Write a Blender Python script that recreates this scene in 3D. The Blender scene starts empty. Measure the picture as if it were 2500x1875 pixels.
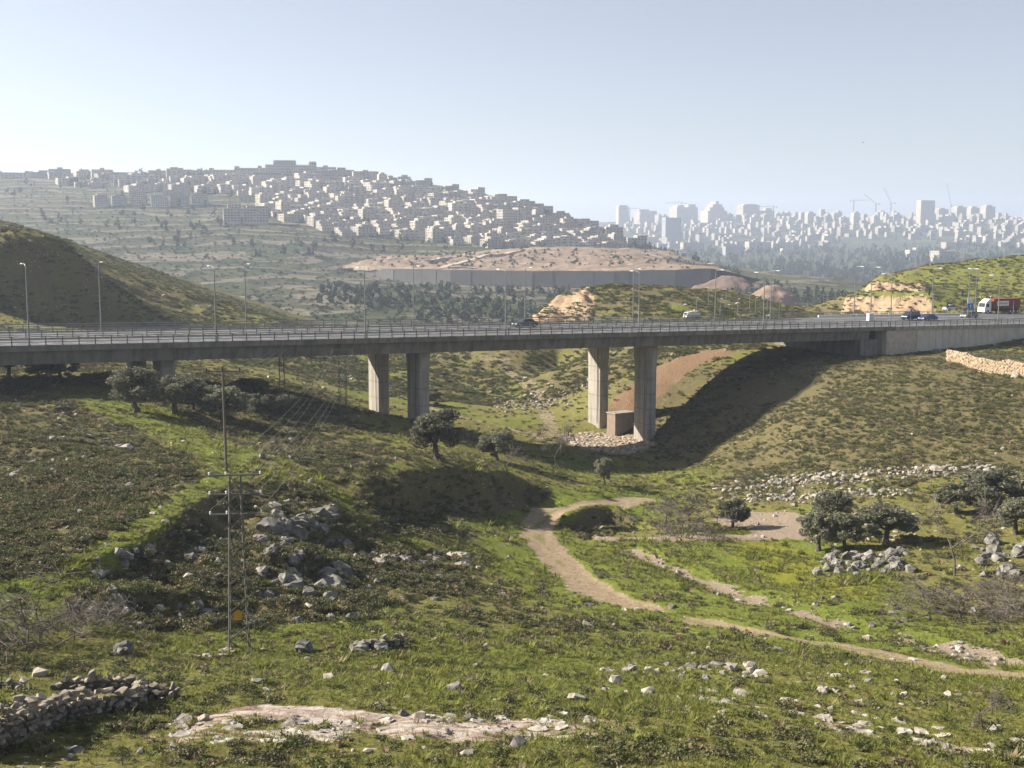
import bpy, bmesh, math, random
import numpy as np
from mathutils import Vector, Matrix

random.seed(7); rng = np.random.default_rng(7)
sc = bpy.context.scene
C = sc.collection
R = math.radians

# ------------------------------------------------------------------ camera, sky, sun, exposure
EYE = Vector((0, 0, 40.0)); F = 3000.0; PITCH = R(6.98)
cam = bpy.data.cameras.new('camera'); cam_o = bpy.data.objects.new('camera', cam); C.objects.link(cam_o)
cam.sensor_width = 36; cam.lens = F / 2500 * 36; cam.clip_start = 0.5; cam.clip_end = 20000
cam_o.location = EYE; cam_o.rotation_euler = (R(90) - PITCH, 0, 0); sc.camera = cam_o
SUN_AZ, SUN_EL = 79.0, 31.5                       # degrees left of the view direction, above the horizon
SUN = Vector((-math.sin(R(SUN_AZ)) * math.cos(R(SUN_EL)), math.cos(R(SUN_AZ)) * math.cos(R(SUN_EL)), math.sin(R(SUN_EL))))
w = bpy.data.worlds.new('World'); sc.world = w; w.use_nodes = True
wn = w.node_tree.nodes; wl = w.node_tree.links
bg = wn['Background']; sky = wn.new('ShaderNodeTexSky'); sky.sky_type = 'NISHITA'; sky.sun_disc = False
sky.sun_elevation = R(SUN_EL); sky.sun_rotation = R(-SUN_AZ); sky.altitude = 700
sky.air_density = 1.0; sky.dust_density = 1.2; sky.ozone_density = 1.6
hsv = wn.new('ShaderNodeHueSaturation'); hsv.inputs['Hue'].default_value = 0.513; hsv.inputs['Saturation'].default_value = 0.60; hsv.inputs['Value'].default_value = 1.0     # thin milky winter haze over the whole sky
wl.new(sky.outputs[0], hsv.inputs['Color']); wl.new(hsv.outputs[0], bg.inputs[0]); bg.inputs[1].default_value = 0.05
sun = bpy.data.lights.new('sun', 'SUN'); sun_o = bpy.data.objects.new('sun', sun); C.objects.link(sun_o)
sun.energy = 5.0; sun.angle = R(0.5); sun.color = (1.0, 0.925, 0.80)
sun_o.rotation_euler = (-SUN).to_track_quat('-Z', 'Y').to_euler(); sun_o.location = (-300, 150, 300)
sc.view_settings.view_transform = 'Standard'; sc.view_settings.look = 'None'
sc.view_settings.exposure = 1.38; sc.view_settings.gamma = 1.0
sc.render.engine = 'CYCLES'; sc.cycles.use_denoising = True
sc.cycles.max_bounces = 5; sc.cycles.diffuse_bounces = 2; sc.cycles.glossy_bounces = 2
sc.cycles.transmission_bounces = 2; sc.cycles.volume_bounces = 1; sc.cycles.transparent_max_bounces = 4
sc.cycles.caustics_reflective = False; sc.cycles.caustics_refractive = False

# ------------------------------------------------------------------ helpers
FW = Vector((0, math.cos(PITCH), -math.sin(PITCH))); UP = Vector((0, math.sin(PITCH), math.cos(PITCH)))
def ray(px, py): return FW + Vector((1, 0, 0)) * ((px - 1250) / F) - UP * ((py - 937.5) / F)
def atY(px, py, Y): d = ray(px, py); return EYE + d * (Y / d.y)
def atZ(px, py, z): d = ray(px, py); return EYE + d * ((z - EYE.z) / d.z)

def hash2(ix, iy, seed):
    h = (ix.astype(np.int64) * 374761393 + iy.astype(np.int64) * 668265263 + seed * 982451653) & 0xffffffff
    h = ((h ^ (h >> 13)) * 1274126177) & 0xffffffff
    return ((h ^ (h >> 16)) & 0xffff) / 65535.0
def vnoise(x, y, seed=0):
    ix = np.floor(x); iy = np.floor(y); fx = x - ix; fy = y - iy
    fx = fx * fx * (3 - 2 * fx); fy = fy * fy * (3 - 2 * fy)
    a = hash2(ix, iy, seed); b = hash2(ix + 1, iy, seed); c = hash2(ix, iy + 1, seed); d = hash2(ix + 1, iy + 1, seed)
    return (a + (b - a) * fx) * (1 - fy) + (c + (d - c) * fx) * fy
def fbm(x, y, seed=0, o=4):
    s = 0; a = 0.5
    for i in range(o):
        s = s + a * vnoise(x * 2 ** i + 17.3 * i, y * 2 ** i - 9.1 * i, seed + i); a *= 0.5
    return s / (1 - 0.5 ** o)
def sstep(a, b, x): t = np.clip((x - a) / (b - a), 0, 1); return t * t * (3 - 2 * t)

class TPS:
    def __init__(s, pts, smooth=0.0):
        p = np.array([(q[0], q[1], q[2]) for q in pts], float); s.sc = 100.0
        s.c = p[:, :2] / s.sc; n = len(p)
        d = np.hypot(s.c[:, None, 0] - s.c[None, :, 0], s.c[:, None, 1] - s.c[None, :, 1])
        A = np.zeros((n + 3, n + 3)); A[:n, :n] = s.k(d) + np.eye(n) * smooth
        A[:n, n] = 1; A[:n, n + 1:] = s.c; A[n, :n] = 1; A[n + 1:, :n] = s.c.T
        b = np.zeros(n + 3); b[:n] = p[:, 2]; s.w = np.linalg.solve(A, b)
    def k(s, d): return d                                       # biharmonic-like, no overshoot worth the name
    def __call__(s, x, y):
        x = np.asarray(x, float) / s.sc; y = np.asarray(y, float) / s.sc; n = len(s.c)
        o = s.w[n] + s.w[n + 1] * x + s.w[n + 2] * y
        for i in range(n):
            o = o + s.w[i] * np.sqrt((x - s.c[i, 0]) ** 2 + (y - s.c[i, 1]) ** 2 + 2e-4)
        return o

def mesh_np(name, v, f, mat=None, smooth=False):
    me = bpy.data.meshes.new(name); v = np.asarray(v, np.float32); f = np.asarray(f, np.int32)
    me.vertices.add(len(v)); me.vertices.foreach_set('co', v.ravel())
    k = f.shape[1]; me.loops.add(f.size); me.loops.foreach_set('vertex_index', f.ravel())
    me.polygons.add(len(f)); me.polygons.foreach_set('loop_start', np.arange(0, f.size, k, dtype=np.int32))
    me.polygons.foreach_set('loop_total', np.full(len(f), k, np.int32))
    me.update(calc_edges=True)
    if smooth: me.polygons.foreach_set('use_smooth', np.ones(len(f), bool))
    if mat: me.materials.append(mat)
    return me
def link(name, me, parent=None, loc=None, rz=None):
    o = bpy.data.objects.new(name, me); C.objects.link(o)
    if parent: o.parent = parent
    if loc is not None: o.location = loc
    if rz is not None: o.rotation_euler = (0, 0, rz)
    return o
def tag(o, label=None, cat=None, group=None, kind=None):
    if label: o['label'] = label
    if cat: o['category'] = cat
    if group: o['group'] = group
    if kind: o['kind'] = kind
    return o
def copy_tree(o, parent=None):
    c = o.copy(); C.objects.link(c); c.parent = parent
    for ch in o.children: copy_tree(ch, c)
    return c

class MB:
    """collects simple solids, then builds one mesh object"""
    def __init__(s): s.v = []; s.f = []; s.m = []
    def add(s, vs, fs, mi=0):
        b = len(s.v); s.v += [tuple(p) for p in vs]; s.f += [tuple(b + i for i in q) for q in fs]; s.m += [mi] * len(fs)
    def box(s, x0, x1, y0, y1, z0, z1, mi=0, M=None):
        vs = [Vector((x, y, z)) for z in (z0, z1) for y in (y0, y1) for x in (x0, x1)]
        if M: vs = [M @ p for p in vs]
        s.add(vs, [(0, 2, 3, 1), (4, 5, 7, 6), (0, 1, 5, 4), (2, 6, 7, 3), (0, 4, 6, 2), (1, 3, 7, 5)], mi)
    def tube(s, a, b, r0, r1=None, n=6, mi=0, cap=True):
        a = Vector(a); b = Vector(b); r1 = r0 if r1 is None else r1
        d = (b - a)
        if d.length < 1e-6: return
        d.normalize(); u = d.orthogonal().normalized(); w_ = d.cross(u); vs = []
        for p, r in ((a, r0), (b, r1)):
            for i in range(n):
                t = 2 * math.pi * i / n; vs.append(p + (u * math.cos(t) + w_ * math.sin(t)) * r)
        fs = [(i, (i + 1) % n, n + (i + 1) % n, n + i) for i in range(n)]
        if cap: fs += [tuple(range(n - 1, -1, -1)), tuple(range(n, 2 * n))]
        s.add(vs, fs, mi)
    def bar(s, a, b, wd, hg, mi=0):
        a = Vector(a); b = Vector(b); d = (b - a).normalized()
        u = d.cross(Vector((0, 0, 1)))
        if u.length < 1e-4: u = Vector((1, 0, 0))
        u.normalize(); k = u.cross(d).normalized(); vs = []
        for p in (a, b):
            for sx, sz in ((-1, -1), (1, -1), (1, 1), (-1, 1)): vs.append(p + u * (sx * wd / 2) + k * (sz * hg / 2))
        s.add(vs, [(0, 1, 2, 3), (4, 7, 6, 5), (0, 4, 5, 1), (1, 5, 6, 2), (2, 6, 7, 3), (3, 7, 4, 0)], mi)
    def mesh(s, name, mats, bevel=0, smooth=False):
        me = bpy.data.meshes.new(name); me.from_pydata(s.v, [], s.f)
        for m in (mats if isinstance(mats, (list, tuple)) else [mats]): me.materials.append(m)
        if len(set(s.m)) > 1: me.polygons.foreach_set('material_index', s.m)
        if smooth: me.polygons.foreach_set('use_smooth', [True] * len(s.f))
        if bevel:
            bm = bmesh.new(); bm.from_mesh(me)
            bmesh.ops.remove_doubles(bm, verts=bm.verts, dist=1e-5)
            bmesh.ops.recalc_face_normals(bm, faces=bm.faces)
            bmesh.ops.bevel(bm, geom=list(bm.edges), offset=bevel, segments=1, affect='EDGES', clamp_overlap=True)
            bm.to_mesh(me); bm.free()
        me.update(); return me
    def build(s, name, mats, parent=None, loc=None, rz=None, **k): return link(name, s.mesh(name, mats, **k), parent, loc, rz)

# ------------------------------------------------------------------ materials
def nodes(m): return m.node_tree.nodes, m.node_tree.links
def ramp(ns, stops):
    r = ns.new('ShaderNodeValToRGB'); e = r.color_ramp.elements
    while len(e) < len(stops): e.new(0.5)
    for i, (p, c) in enumerate(stops): e[i].position = p; e[i].color = (*c, 1)
    return r
def mat(name, cols, scale=2.0, rough=0.85, bump=0.0, bscale=None, metal=0.0, obj_rand=0.0, spec=0.3, detail=6, coord='Object'):
    m = bpy.data.materials.new(name); m.use_nodes = True; ns, ls = nodes(m); b = ns['Principled BSDF']
    b.inputs['Roughness'].default_value = rough; b.inputs['Metallic'].default_value = metal
    b.inputs['Specular IOR Level'].default_value = spec
    tc = ns.new('ShaderNodeTexCoord'); nz = ns.new('ShaderNodeTexNoise')
    nz.inputs['Scale'].default_value = scale; nz.inputs['Detail'].default_value = detail; nz.inputs['Roughness'].default_value = 0.65
    ls.new(tc.outputs[coord], nz.inputs['Vector'])
    if len(cols) == 1: cols = [tuple(c * 0.85 for c in cols[0]), tuple(c * 1.12 for c in cols[0])]
    st = [(0.3 + 0.4 * i / (len(cols) - 1), c) for i, c in enumerate(cols)]
    rp = ramp(ns, st); ls.new(nz.outputs[0], rp.inputs[0]); out = rp.outputs[0]
    if obj_rand:
        oi = ns.new('ShaderNodeObjectInfo'); mr = ns.new('ShaderNodeMapRange')
        mr.inputs[3].default_value = 1 - obj_rand; mr.inputs[4].default_value = 1 + obj_rand
        ls.new(oi.outputs['Random'], mr.inputs[0]); hs = ns.new('ShaderNodeHueSaturation')
        ls.new(mr.outputs[0], hs.inputs['Value']); ls.new(out, hs.inputs['Color']); out = hs.outputs[0]
    ls.new(out, b.inputs['Base Color'])
    if bump:
        n2 = ns.new('ShaderNodeTexNoise'); n2.inputs['Scale'].default_value = bscale or scale * 4; n2.inputs['Detail'].default_value = 8
        ls.new(tc.outputs[coord], n2.inputs['Vector']); bp = ns.new('ShaderNodeBump'); bp.inputs['Strength'].default_value = min(1, bump * 2)
        bp.inputs['Distance'].default_value = bump; ls.new(n2.outputs[0], bp.inputs['Height']); ls.new(bp.outputs[0], b.inputs['Normal'])
    return m
# ------------------------------------------------------------------ the valley floor and the slopes round it
ctl = []
def cz(px, py, z): p = atZ(px, py, z); ctl.append((p.x, p.y, p.z))
def cy(px, py, Y): p = atY(px, py, Y); ctl.append((p.x, p.y, p.z))
for px, z in ((0, 22.3), (600, 22.1), (1250, 22), (1900, 21.8), (2500, 21.5)): cz(px, 1875, z)
for px, z in ((0, 21.4), (400, 21.2), (800, 21), (1250, 20.9), (1900, 20.4), (2500, 19.8)): cz(px, 1750, z)
for px, z in ((0, 19.2), (300, 18.6), (600, 17.6), (900, 17.3), (1250, 16.8), (1600, 15.6), (1900, 14.9), (2200, 14.3), (2500, 14)): cz(px, 1600, z)
for px, z in ((0, 18.6), (450, 17), (800, 16), (1150, 13.5), (1480, 11), (1900, 11), (2250, 11.3), (2500, 11.6)): cz(px, 1480, z)
for px, z in ((0, 19.5), (300, 19.3), (600, 17.5), (900, 14), (1150, 11), (1330, 9.5), (1700, 9.3), (2100, 10), (2500, 11)): cz(px, 1350, z)
for px, z in ((0, 19.8), (450, 19.5), (700, 17), (1000, 10.6), (1200, 8.6), (1300, 7.8), (1560, 7), (1800, 8), (2100, 9.5), (2500, 11)): cz(px, 1255, z)
for px, z in ((0, 20), (300, 19.9), (550, 19.4), (900, 16), (1000, 13.6), (1150, 12), (1280, 9.6)): cz(px, 1178, z)
for px, z in ((0, 20.1), (300, 19.8), (600, 18.5), (900, 15), (1065, 13.4), (1250, 9), (1450, 5.6)): cz(px, 1100, z)
for a in ((1560, 1180, 6), (1500, 1140, 5.4), (2000, 1200, 9.6), (0, 950, 20), (150, 935, 20.2), (300, 1010, 19.5), (450, 1040, 18.5), (700, 1060, 16), (700, 1000, 15.5),
          (1020, 1030, 11.8), (905, 1008, 11.3), (800, 960, 14.5), (400, 930, 20), (500, 920, 18)): cz(*a)
for a in ((1570, 1082, 207), (1475, 1062, 218), (1650, 1150, 184), (1700, 1100, 188), (1800, 1000, 200), (1950, 900, 215), (1900, 1130, 165),
          (2000, 1000, 180), (2200, 950, 190), (2300, 900, 205), (2500, 905, 205), (2500, 1000, 172), (2300, 1050, 165), (2100, 1100, 160), (2350, 872, 222),
          (2060, 872, 228), (2150, 868, 236), (2500, 862, 240), (700, 900, 260), (600, 880, 270), (1000, 880, 320), (1100, 930, 280), (1200, 980, 250),
          (1300, 1040, 222), (1250, 870, 340), (1350, 900, 290), (1400, 980, 240), (1450, 880, 265), (1600, 870, 250), (1530, 960, 228), (1850, 852, 245), (1350, 1000, 238)): cy(*a)
# left hill with its shaded road cut: crest, top edge of the cut, foot of the cut, slope below
for a in ((0, 535, 430), (60, 565, 415), (130, 590, 405), (250, 640, 390), (400, 690, 370), (550, 735, 350), (700, 788, 330), (780, 815, 322),
          (0, 585, 300), (100, 592, 320), (200, 640, 330), (300, 715, 322), (380, 760, 312), (450, 780, 300), (0, 598, 258), (60, 600, 260), (120, 607, 263), (160, 634, 264.5), (200, 668, 266), (235, 702, 268), (270, 738, 270), (300, 770, 272.5), (330, 800, 275),
          (0, 728, 250), (60, 740, 254), (120, 752, 258), (180, 764, 263), (240, 778, 267), (300, 796, 272), (0, 790, 228), (150, 800, 232), (300, 815, 245), (500, 815, 268), (650, 830, 285)): cy(*a)
# knob, junction plateau and right hill with its two rock cuts
for a in ((1312, 772, 300), (1380, 722, 325), (1430, 704, 340), (1560, 702, 352), (1700, 706, 372), (1800, 709, 385), (1890, 735, 400), (1950, 768, 425), (1500, 776, 296), (1700, 770, 300), (1900, 768, 320),
          (1990, 770, 345)): cy(*a)
for a in ((95, 330, 18.7), (130, 316, 19.5), (170, 318, 20.5), (110, 290, 19.6), (140, 270, 20.6), (60, 280, 19.0), (220, 320, 22)): ctl.append(a)
for px, pf, pt, Y in ((2062, 760, 728, 352), (2090, 763, 722, 347), (2130, 765, 721, 343), (2180, 767, 722, 338), (2230, 768, 720, 333), (2275, 768, 728, 329)):
    cy(px, pf, Y); cy(px + 2, pt, Y + 1.6)
for px, pf, pt, Y in ((2108, 714, 694, 358), (2150, 714, 690, 354), (2200, 715, 694, 349), (2250, 715, 702, 344)):
    cy(px, pf, Y); cy(px + 3, pt, Y + 2.0)
for a in ((2140, 672, 410), (2230, 655, 425), (2330, 643, 440), (2420, 632, 455), (2500, 625, 455), (2400, 700, 380), (2500, 690, 380), (2330, 735, 345), (2450, 735, 345)): cy(*a)
for a in ((-150, 40, 22), (-200, 100, 21.5), (-150, 150, 21), (-200, 220, 22), (-260, 300, 30), (-300, 430, 50), (170, 60, 14), (170, 110, 12.5), (190, 160, 15.5), (200, 210, 18.5), (230, 270, 21),
          (0, 420, -4), (-60, 400, 0), (-120, 470, 20), (0, 500, -16), (80, 500, -12), (-60, 25, 24.5), (0, 25, 24.5), (60, 25, 24.3), (120, 25, 24), (-120, 25, 24), (90, 430, 4), (120, 460, -4), (260, 500, 34), (180, 500, 26), (320, 420, 32)): ctl.append(a)
for a in ((1955, 778, 380), (2010, 778, 385), (2040, 776, 410), (1970, 785, 430), (2030, 780, 470), (2000, 774, 352)): cy(*a)
for a, b in ((atY(1650, 1150, 184), atY(2010, 890, 219)), (atY(1592, 1088, 206), atY(1765, 862, 243))):          # the embankment under the last span is an even plane
    for t in (.2, .4, .6, .8): ctl.append(tuple(a.lerp(b, t)))
Hbase = TPS(ctl, 0.002)

# ground grid: rows widen with distance (a plain trapezoid sheet)
NR, NC = 640, 660
yr = 27 * (500 / 27) ** (np.linspace(0, 1, NR) ** 1.0); wr = 52 + 0.62 * yr
uu = np.linspace(-1, 1, NC)
GX = wr[:, None] * uu[None, :]; GY = np.repeat(yr[:, None], NC, 1)
GZ = Hbase(GX, GY)
# escarpment east of the olive and road-cut faces
def seg_dist(x, y, pl):
    best = np.full(np.shape(x), 1e9)
    for (ax, ay), (bx, by) in zip(pl[:-1], pl[1:]):
        dx, dy = bx - ax, by - ay; L = dx * dx + dy * dy
        t = np.clip(((x - ax) * dx + (y - ay) * dy) / L, 0, 1)
        best = np.minimum(best, np.hypot(x - ax - t * dx, y - ay - t * dy))
    return best
def bil(x, y):
    """height of the ground sheet at x, y (numbers or arrays)"""
    x = np.asarray(x, float); y = np.asarray(y, float)
    r = np.clip(np.log(np.maximum(y, 27.001) / 27) / np.log(500 / 27) * (NR - 1), 0, NR - 1.001)
    c = np.clip((x / (52 + 0.62 * y) + 1) / 2 * (NC - 1), 0, NC - 1.001)
    i = r.astype(int); j = c.astype(int); fr = r - i; fc = c - j
    return (GZ[i, j] * (1 - fr) + GZ[i + 1, j] * fr) * (1 - fc) + (GZ[i, j + 1] * (1 - fr) + GZ[i + 1, j + 1] * fr) * fc
_ts = 27 * (500 / 27) ** np.linspace(0, 1, 1500)
def G(px, py, lo=30, hi=498):
    """where the sight line through a photo pixel first meets the ground sheet"""
    d = ray(px, py); t = _ts[(_ts > lo) & (_ts < hi)] / d.y
    h = EYE.z + d.z * t - bil(d.x * t, d.y * t); k = np.argmax(h < 0)
    if h[k] >= 0: k = len(t) - 1
    a, b = (t[k - 1], t[k]) if k else (t[0], t[0]); u = h[k - 1] / (h[k - 1] - h[k]) if k and h[k - 1] > h[k] else 0
    tt = a + (b - a) * min(max(u, 0), 1); return Vector((d.x * tt, d.y * tt, float(bil(d.x * tt, d.y * tt))))
def PL(*pts): return [(lambda q: (q.x, q.y))(G(*p)) for p in pts]

_a = atY(72, 846, 151); _b = atY(1864, 806, 217); _l = math.hypot(_b.x - _a.x, _b.y - _a.y); pa_x, pa_y, e_x, e_y = _a.x, _a.y, (_b.x - _a.x) / _l, (_b.y - _a.y) / _l
# masks painted by place: where the paths, gravel, lush grass, bare limestone and dark scrub really are
path_main = PL((2500, 1650), (2300, 1632), (2120, 1585), (1960, 1560), (1850, 1545), (1720, 1520), (1600, 1490), (1500, 1470), (1440, 1440), (1390, 1400), (1345, 1345), (1315, 1310), (1310, 1280), (1345, 1255), (1420, 1240), (1500, 1232), (1560, 1215))
stream = PL((2500, 1625), (2380, 1590), (2300, 1570), (2200, 1545), (2050, 1520), (1900, 1475), (1800, 1450), (1680, 1400), (1600, 1365), (1540, 1340))
gravel_b = PL((1490, 1312), (1600, 1318), (1700, 1322), (1800, 1315), (1900, 1310))
gravel_c = PL((1830, 1265), (1880, 1275), (1930, 1300))
green_strip = PL((130, 940), (250, 985), (380, 1030), (500, 1090), (560, 1130), (540, 1180), (460, 1240), (330, 1320), (200, 1390), (110, 1440))
green_strip2 = PL((560, 1130), (700, 1190), (800, 1230), (900, 1290), (1000, 1350))
valley_path = PL((1000, 985), (1100, 1010), (1200, 1035), (1300, 1060), (1380, 1085))
upper_bed = PL((1180, 870), (1230, 880), (1300, 950), (1330, 1000), (1350, 1060))
yellow = PL((1850, 1330), (1900, 1370), (1980, 1420), (2060, 1450))
slab_line = PL((420, 1790), (600, 1775), (800, 1770), (1000, 1760), (1150, 1765), (1300, 1762), (1420, 1760))
slab_line2 = PL((1720, 1700), (1900, 1740), (2050, 1770), (2250, 1810), (2500, 1840))
bank_line = PL((960, 1240), (1050, 1235), (1150, 1225), (1250, 1215), (1340, 1205))

DEP = GY * math.cos(PITCH) - (GZ - 40) * math.sin(PITCH); QX = 1250 + F * GX / DEP; QY = 937.5 - F * (GY * math.sin(PITCH) + (GZ - 40) * math.cos(PITCH)) / DEP
jx = (fbm(GX / 5, GY / 5, 101) - .5); jy = (fbm(GX / 5, GY / 5, 111) - .5)
def area(poly, jit=40):
    """the piece of ground inside an outline read off the photograph"""
    x = QX + jx * jit; y = QY + jy * jit * .6; c = np.zeros(x.shape, bool); n = len(poly)
    for i in range(n):
        (x1, y1), (x2, y2) = poly[i], poly[i - 1]
        if y1 != y2: c ^= ((y1 > y) != (y2 > y)) & (x < (x2 - x1) * (y - y1) / (y2 - y1) + x1)
    return c * 1.0
A_rocky = area([(150, 1510), (220, 1420), (330, 1350), (520, 1230), (600, 1160), (760, 1200), (900, 1290), (1000, 1330), (1130, 1370), (1100, 1450), (900, 1490), (700, 1525), (400, 1540)])
A_upper = area([(-400, 960), (120, 965), (300, 1030), (450, 1100), (515, 1150), (440, 1220), (300, 1300), (100, 1410), (-400, 1440)], 30)
A_bank = area([(860, 1215), (1000, 1178), (1200, 1172), (1345, 1195), (1300, 1232), (1100, 1262), (950, 1300), (870, 1270)], 20)
A_bank2 = area([(1385, 1285), (1450, 1250), (1545, 1262), (1500, 1300), (1420, 1318)], 14)
A_knoll = area([(600, 1070), (720, 1050), (900, 1080), (1000, 1150), (900, 1180), (760, 1190), (640, 1140)], 30)
A_tan = np.maximum(area([(1280, 790), (1330, 735), (1400, 700), (1440, 702), (1455, 740), (1440, 790)], 16) * (GY > 270), np.maximum(area([(2050, 770), (2066, 726), (2150, 723), (2260, 721), (2290, 770)], 8), area([(2104, 713), (2128, 687), (2268, 697), (2256, 714)], 8)) * (GY > 300))
A_green = area([(2040, 800), (2110, 690), (2500, 600), (2900, 600), (2900, 740), (2300, 745)], 30) * (GY > 320)
A_dark = area([(0, 600), (120, 607), (330, 800), (200, 766), (0, 730)], 8) * (GY > 225)
d_path = seg_dist(GX, GY, path_main); d_str = seg_dist(GX, GY, stream)
wob = (fbm(GX / 3, GY / 3, 5) - 0.5)
onroad = d_path + wob * 1.6
Ymid = GY
pw = np.where(GY > 92, 2.05, np.where(GY > 80, 1.3, 1.0)) * (0.75 + 0.5 * fbm(GX / 9, GY / 9, 6))
pw = np.where(GY < 92, (pw + .7 * (GX > 22)) * sstep(.30, .52, fbm(GX / 6, GY / 6, 7)), pw)
PATH = 1 - sstep(pw * 0.75, pw * 1.15, onroad)
GRAV = np.maximum.reduce([(1 - sstep(0.5, 1.5, d_str + wob * 2.8)) * sstep(.30, .56, fbm(GX / 4.5, GY / 4.5, 9)), 1 - sstep(1.2, 2.4, seg_dist(GX, GY, gravel_b) + wob * 3), 1 - sstep(3.0, 4.5, seg_dist(GX, GY, gravel_c) + wob * 3),
                          0.5 * (1 - sstep(1.0, 2.5, seg_dist(GX, GY, upper_bed) + wob * 3)), 0.7 * (1 - sstep(0.6, 1.8, seg_dist(GX, GY, valley_path) + wob * 3))])
patch = fbm(GX / 14, GY / 14, 21); patch2 = fbm(GX / 5, GY / 5, 31)
LUSH = np.maximum.reduce([1 - sstep(2.5, 6.5, seg_dist(GX, GY, green_strip) + wob * 4), (1 - sstep(2.5, 6.0, seg_dist(GX, GY, green_strip2) + wob * 5)) * 0.9,
                          (1 - sstep(5, 11, seg_dist(GX, GY, yellow) + wob * 5)), (1 - sstep(2, 14, d_str)) * 0.8, (1 - sstep(3, 14, d_path)) * 0.75,
                          sstep(0.42, 0.62, patch) * 0.62 * (GY < 80), sstep(0.5, 0.7, patch) * 0.55, A_green * .5])
LUSH = LUSH * (1 - .92 * np.clip(A_rocky + A_bank + A_bank2 + A_tan, 0, 1)) * (1 - .6 * A_knoll)
LUSH = LUSH * (1 - .95 * A_upper)
LUSH = np.maximum(LUSH, area([(130, 940), (260, 965), (420, 1010), (560, 1075), (700, 1130), (800, 1180), (700, 1190), (570, 1180), (520, 1215), (420, 1290), (280, 1380), (160, 1450), (90, 1440), (220, 1360), (380, 1260), (480, 1180), (440, 1110), (300, 1040), (140, 975)], 22))
YEL = 1 - sstep(1.5, 8, seg_dist(GX, GY, yellow) + wob * 6)
ROCK = np.maximum(1 - sstep(0.5, 1.8, (seg_dist(GX, GY, slab_line) + wob * 4) ), 1 - sstep(0.2, 1.1, seg_dist(GX, GY, slab_line2) + wob * 3))
ROCK = np.maximum(ROCK * .9, np.maximum(area([(385, 1795), (520, 1738), (640, 1722), (830, 1735), (1010, 1748), (1150, 1760), (1130, 1782), (900, 1792), (640, 1818), (480, 1818)], 26), area([(1190, 1768), (1330, 1745), (1480, 1745), (1570, 1765), (1440, 1792), (1250, 1788)], 22)))
ROCK = ROCK * (.42 + .9 * sstep(.36, .6, fbm(GX / 2.6, GY / 1.1, 46, 4)))
BANK = 1 - sstep(2.0, 4.5, seg_dist(GX, GY, bank_line))
GRAV = np.maximum(GRAV, .85 * area([(2230, 1560), (2330, 1555), (2440, 1580), (2500, 1620), (2420, 1640), (2330, 1605)], 40))
GRAV = np.maximum(GRAV, area([(1370, 1056), (1450, 1055), (1545, 1064), (1605, 1084), (1565, 1100), (1525, 1114), (1480, 1107), (1420, 1094), (1366, 1080)], 6))
# scrub: brown-green dwarf shrubs on both flanks
rightslope = sstep(12, 30, GX - 6 + (GY - 150) * 0.1) * sstep(135, 155, GY) * (1 - sstep(232, 245, GY))
leftslope = sstep(-3, 8, -GX - 12 - (GY - 90) * 0.12) * sstep(70, 82, GY) * (1 - sstep(195, 230, GY))
SCRUB = np.clip(np.maximum(rightslope, leftslope * 0.8) + (GY > 245) * 0.55 + sstep(0.5, 0.62, patch2) * 0.35, 0, 1) * (1 - LUSH * 0.6)
SCRUB = np.clip(np.maximum.reduce([SCRUB * (1 - A_green * .6), A_rocky * .75, A_upper * .85, A_bank, A_bank2, A_knoll * .6]), 0, 1)
orange_edge = seg_dist(GX, GY, PL((1530, 1000), (1600, 930), (1680, 880), (1740, 862)))
EARTH = 1 - sstep(2.5, 5.5, orange_edge + wob * 4)
BANK = np.maximum(A_bank, A_bank2)
# two real banks: ground stands up behind an edge and breaks off steeply before it
def ledge_step(line, up, cut, back):
    P_ = PL(*line); best = np.full(GX.shape, 1e9); sgn = np.zeros(GX.shape)
    for (ax, ay), (bx, by) in zip(P_[:-1], P_[1:]):
        dx, dy = bx - ax, by - ay; L = math.hypot(dx, dy); t = np.clip(((GX - ax) * dx + (GY - ay) * dy) / L ** 2, 0, 1)
        d = np.hypot(GX - ax - t * dx, GY - ay - t * dy); cr = (dx * (GY - ay) - dy * (GX - ax)) / L; m_ = d < best; best = np.where(m_, d, best); sgn = np.where(m_, cr, sgn)
    (ax, ay), (bx, by) = P_[0], P_[-1]; t = ((GX - ax) * (bx - ax) + (GY - ay) * (by - ay)) / ((bx - ax) ** 2 + (by - ay) ** 2); end = sstep(-.02, .12, t) * (1 - sstep(.88, 1.02, t))
    d = best + (fbm(GX / 2, GY / 2, 151, 3) - .5) * 1.4
    return end * np.where(sgn > 0, up * np.exp(-(d / back) ** 2), up * np.clip(1 - d / 1.0, 0, 1) - cut * sstep(.3, 1.4, d) * (1 - sstep(2.5, 7, d)))
STEP = ledge_step([(860, 1225), (920, 1195), (1000, 1180), (1100, 1174), (1200, 1172), (1280, 1180), (1350, 1200)], 1.3, 1.1, 7) + ledge_step([(1380, 1282), (1430, 1256), (1490, 1250), (1555, 1262)], .9, 1.0, 3)
STEP = STEP + ledge_step([(150, 1420), (260, 1370), (350, 1325), (450, 1265), (560, 1200)], .5, .7, 4) + ledge_step([(620, 1290), (720, 1280), (840, 1300)], .7, .6, 3) + ledge_step([(640, 1390), (760, 1375), (860, 1390)], .7, .6, 3) + ledge_step([(230, 1470), (400, 1455), (540, 1460)], .5, .5, 3)
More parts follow.
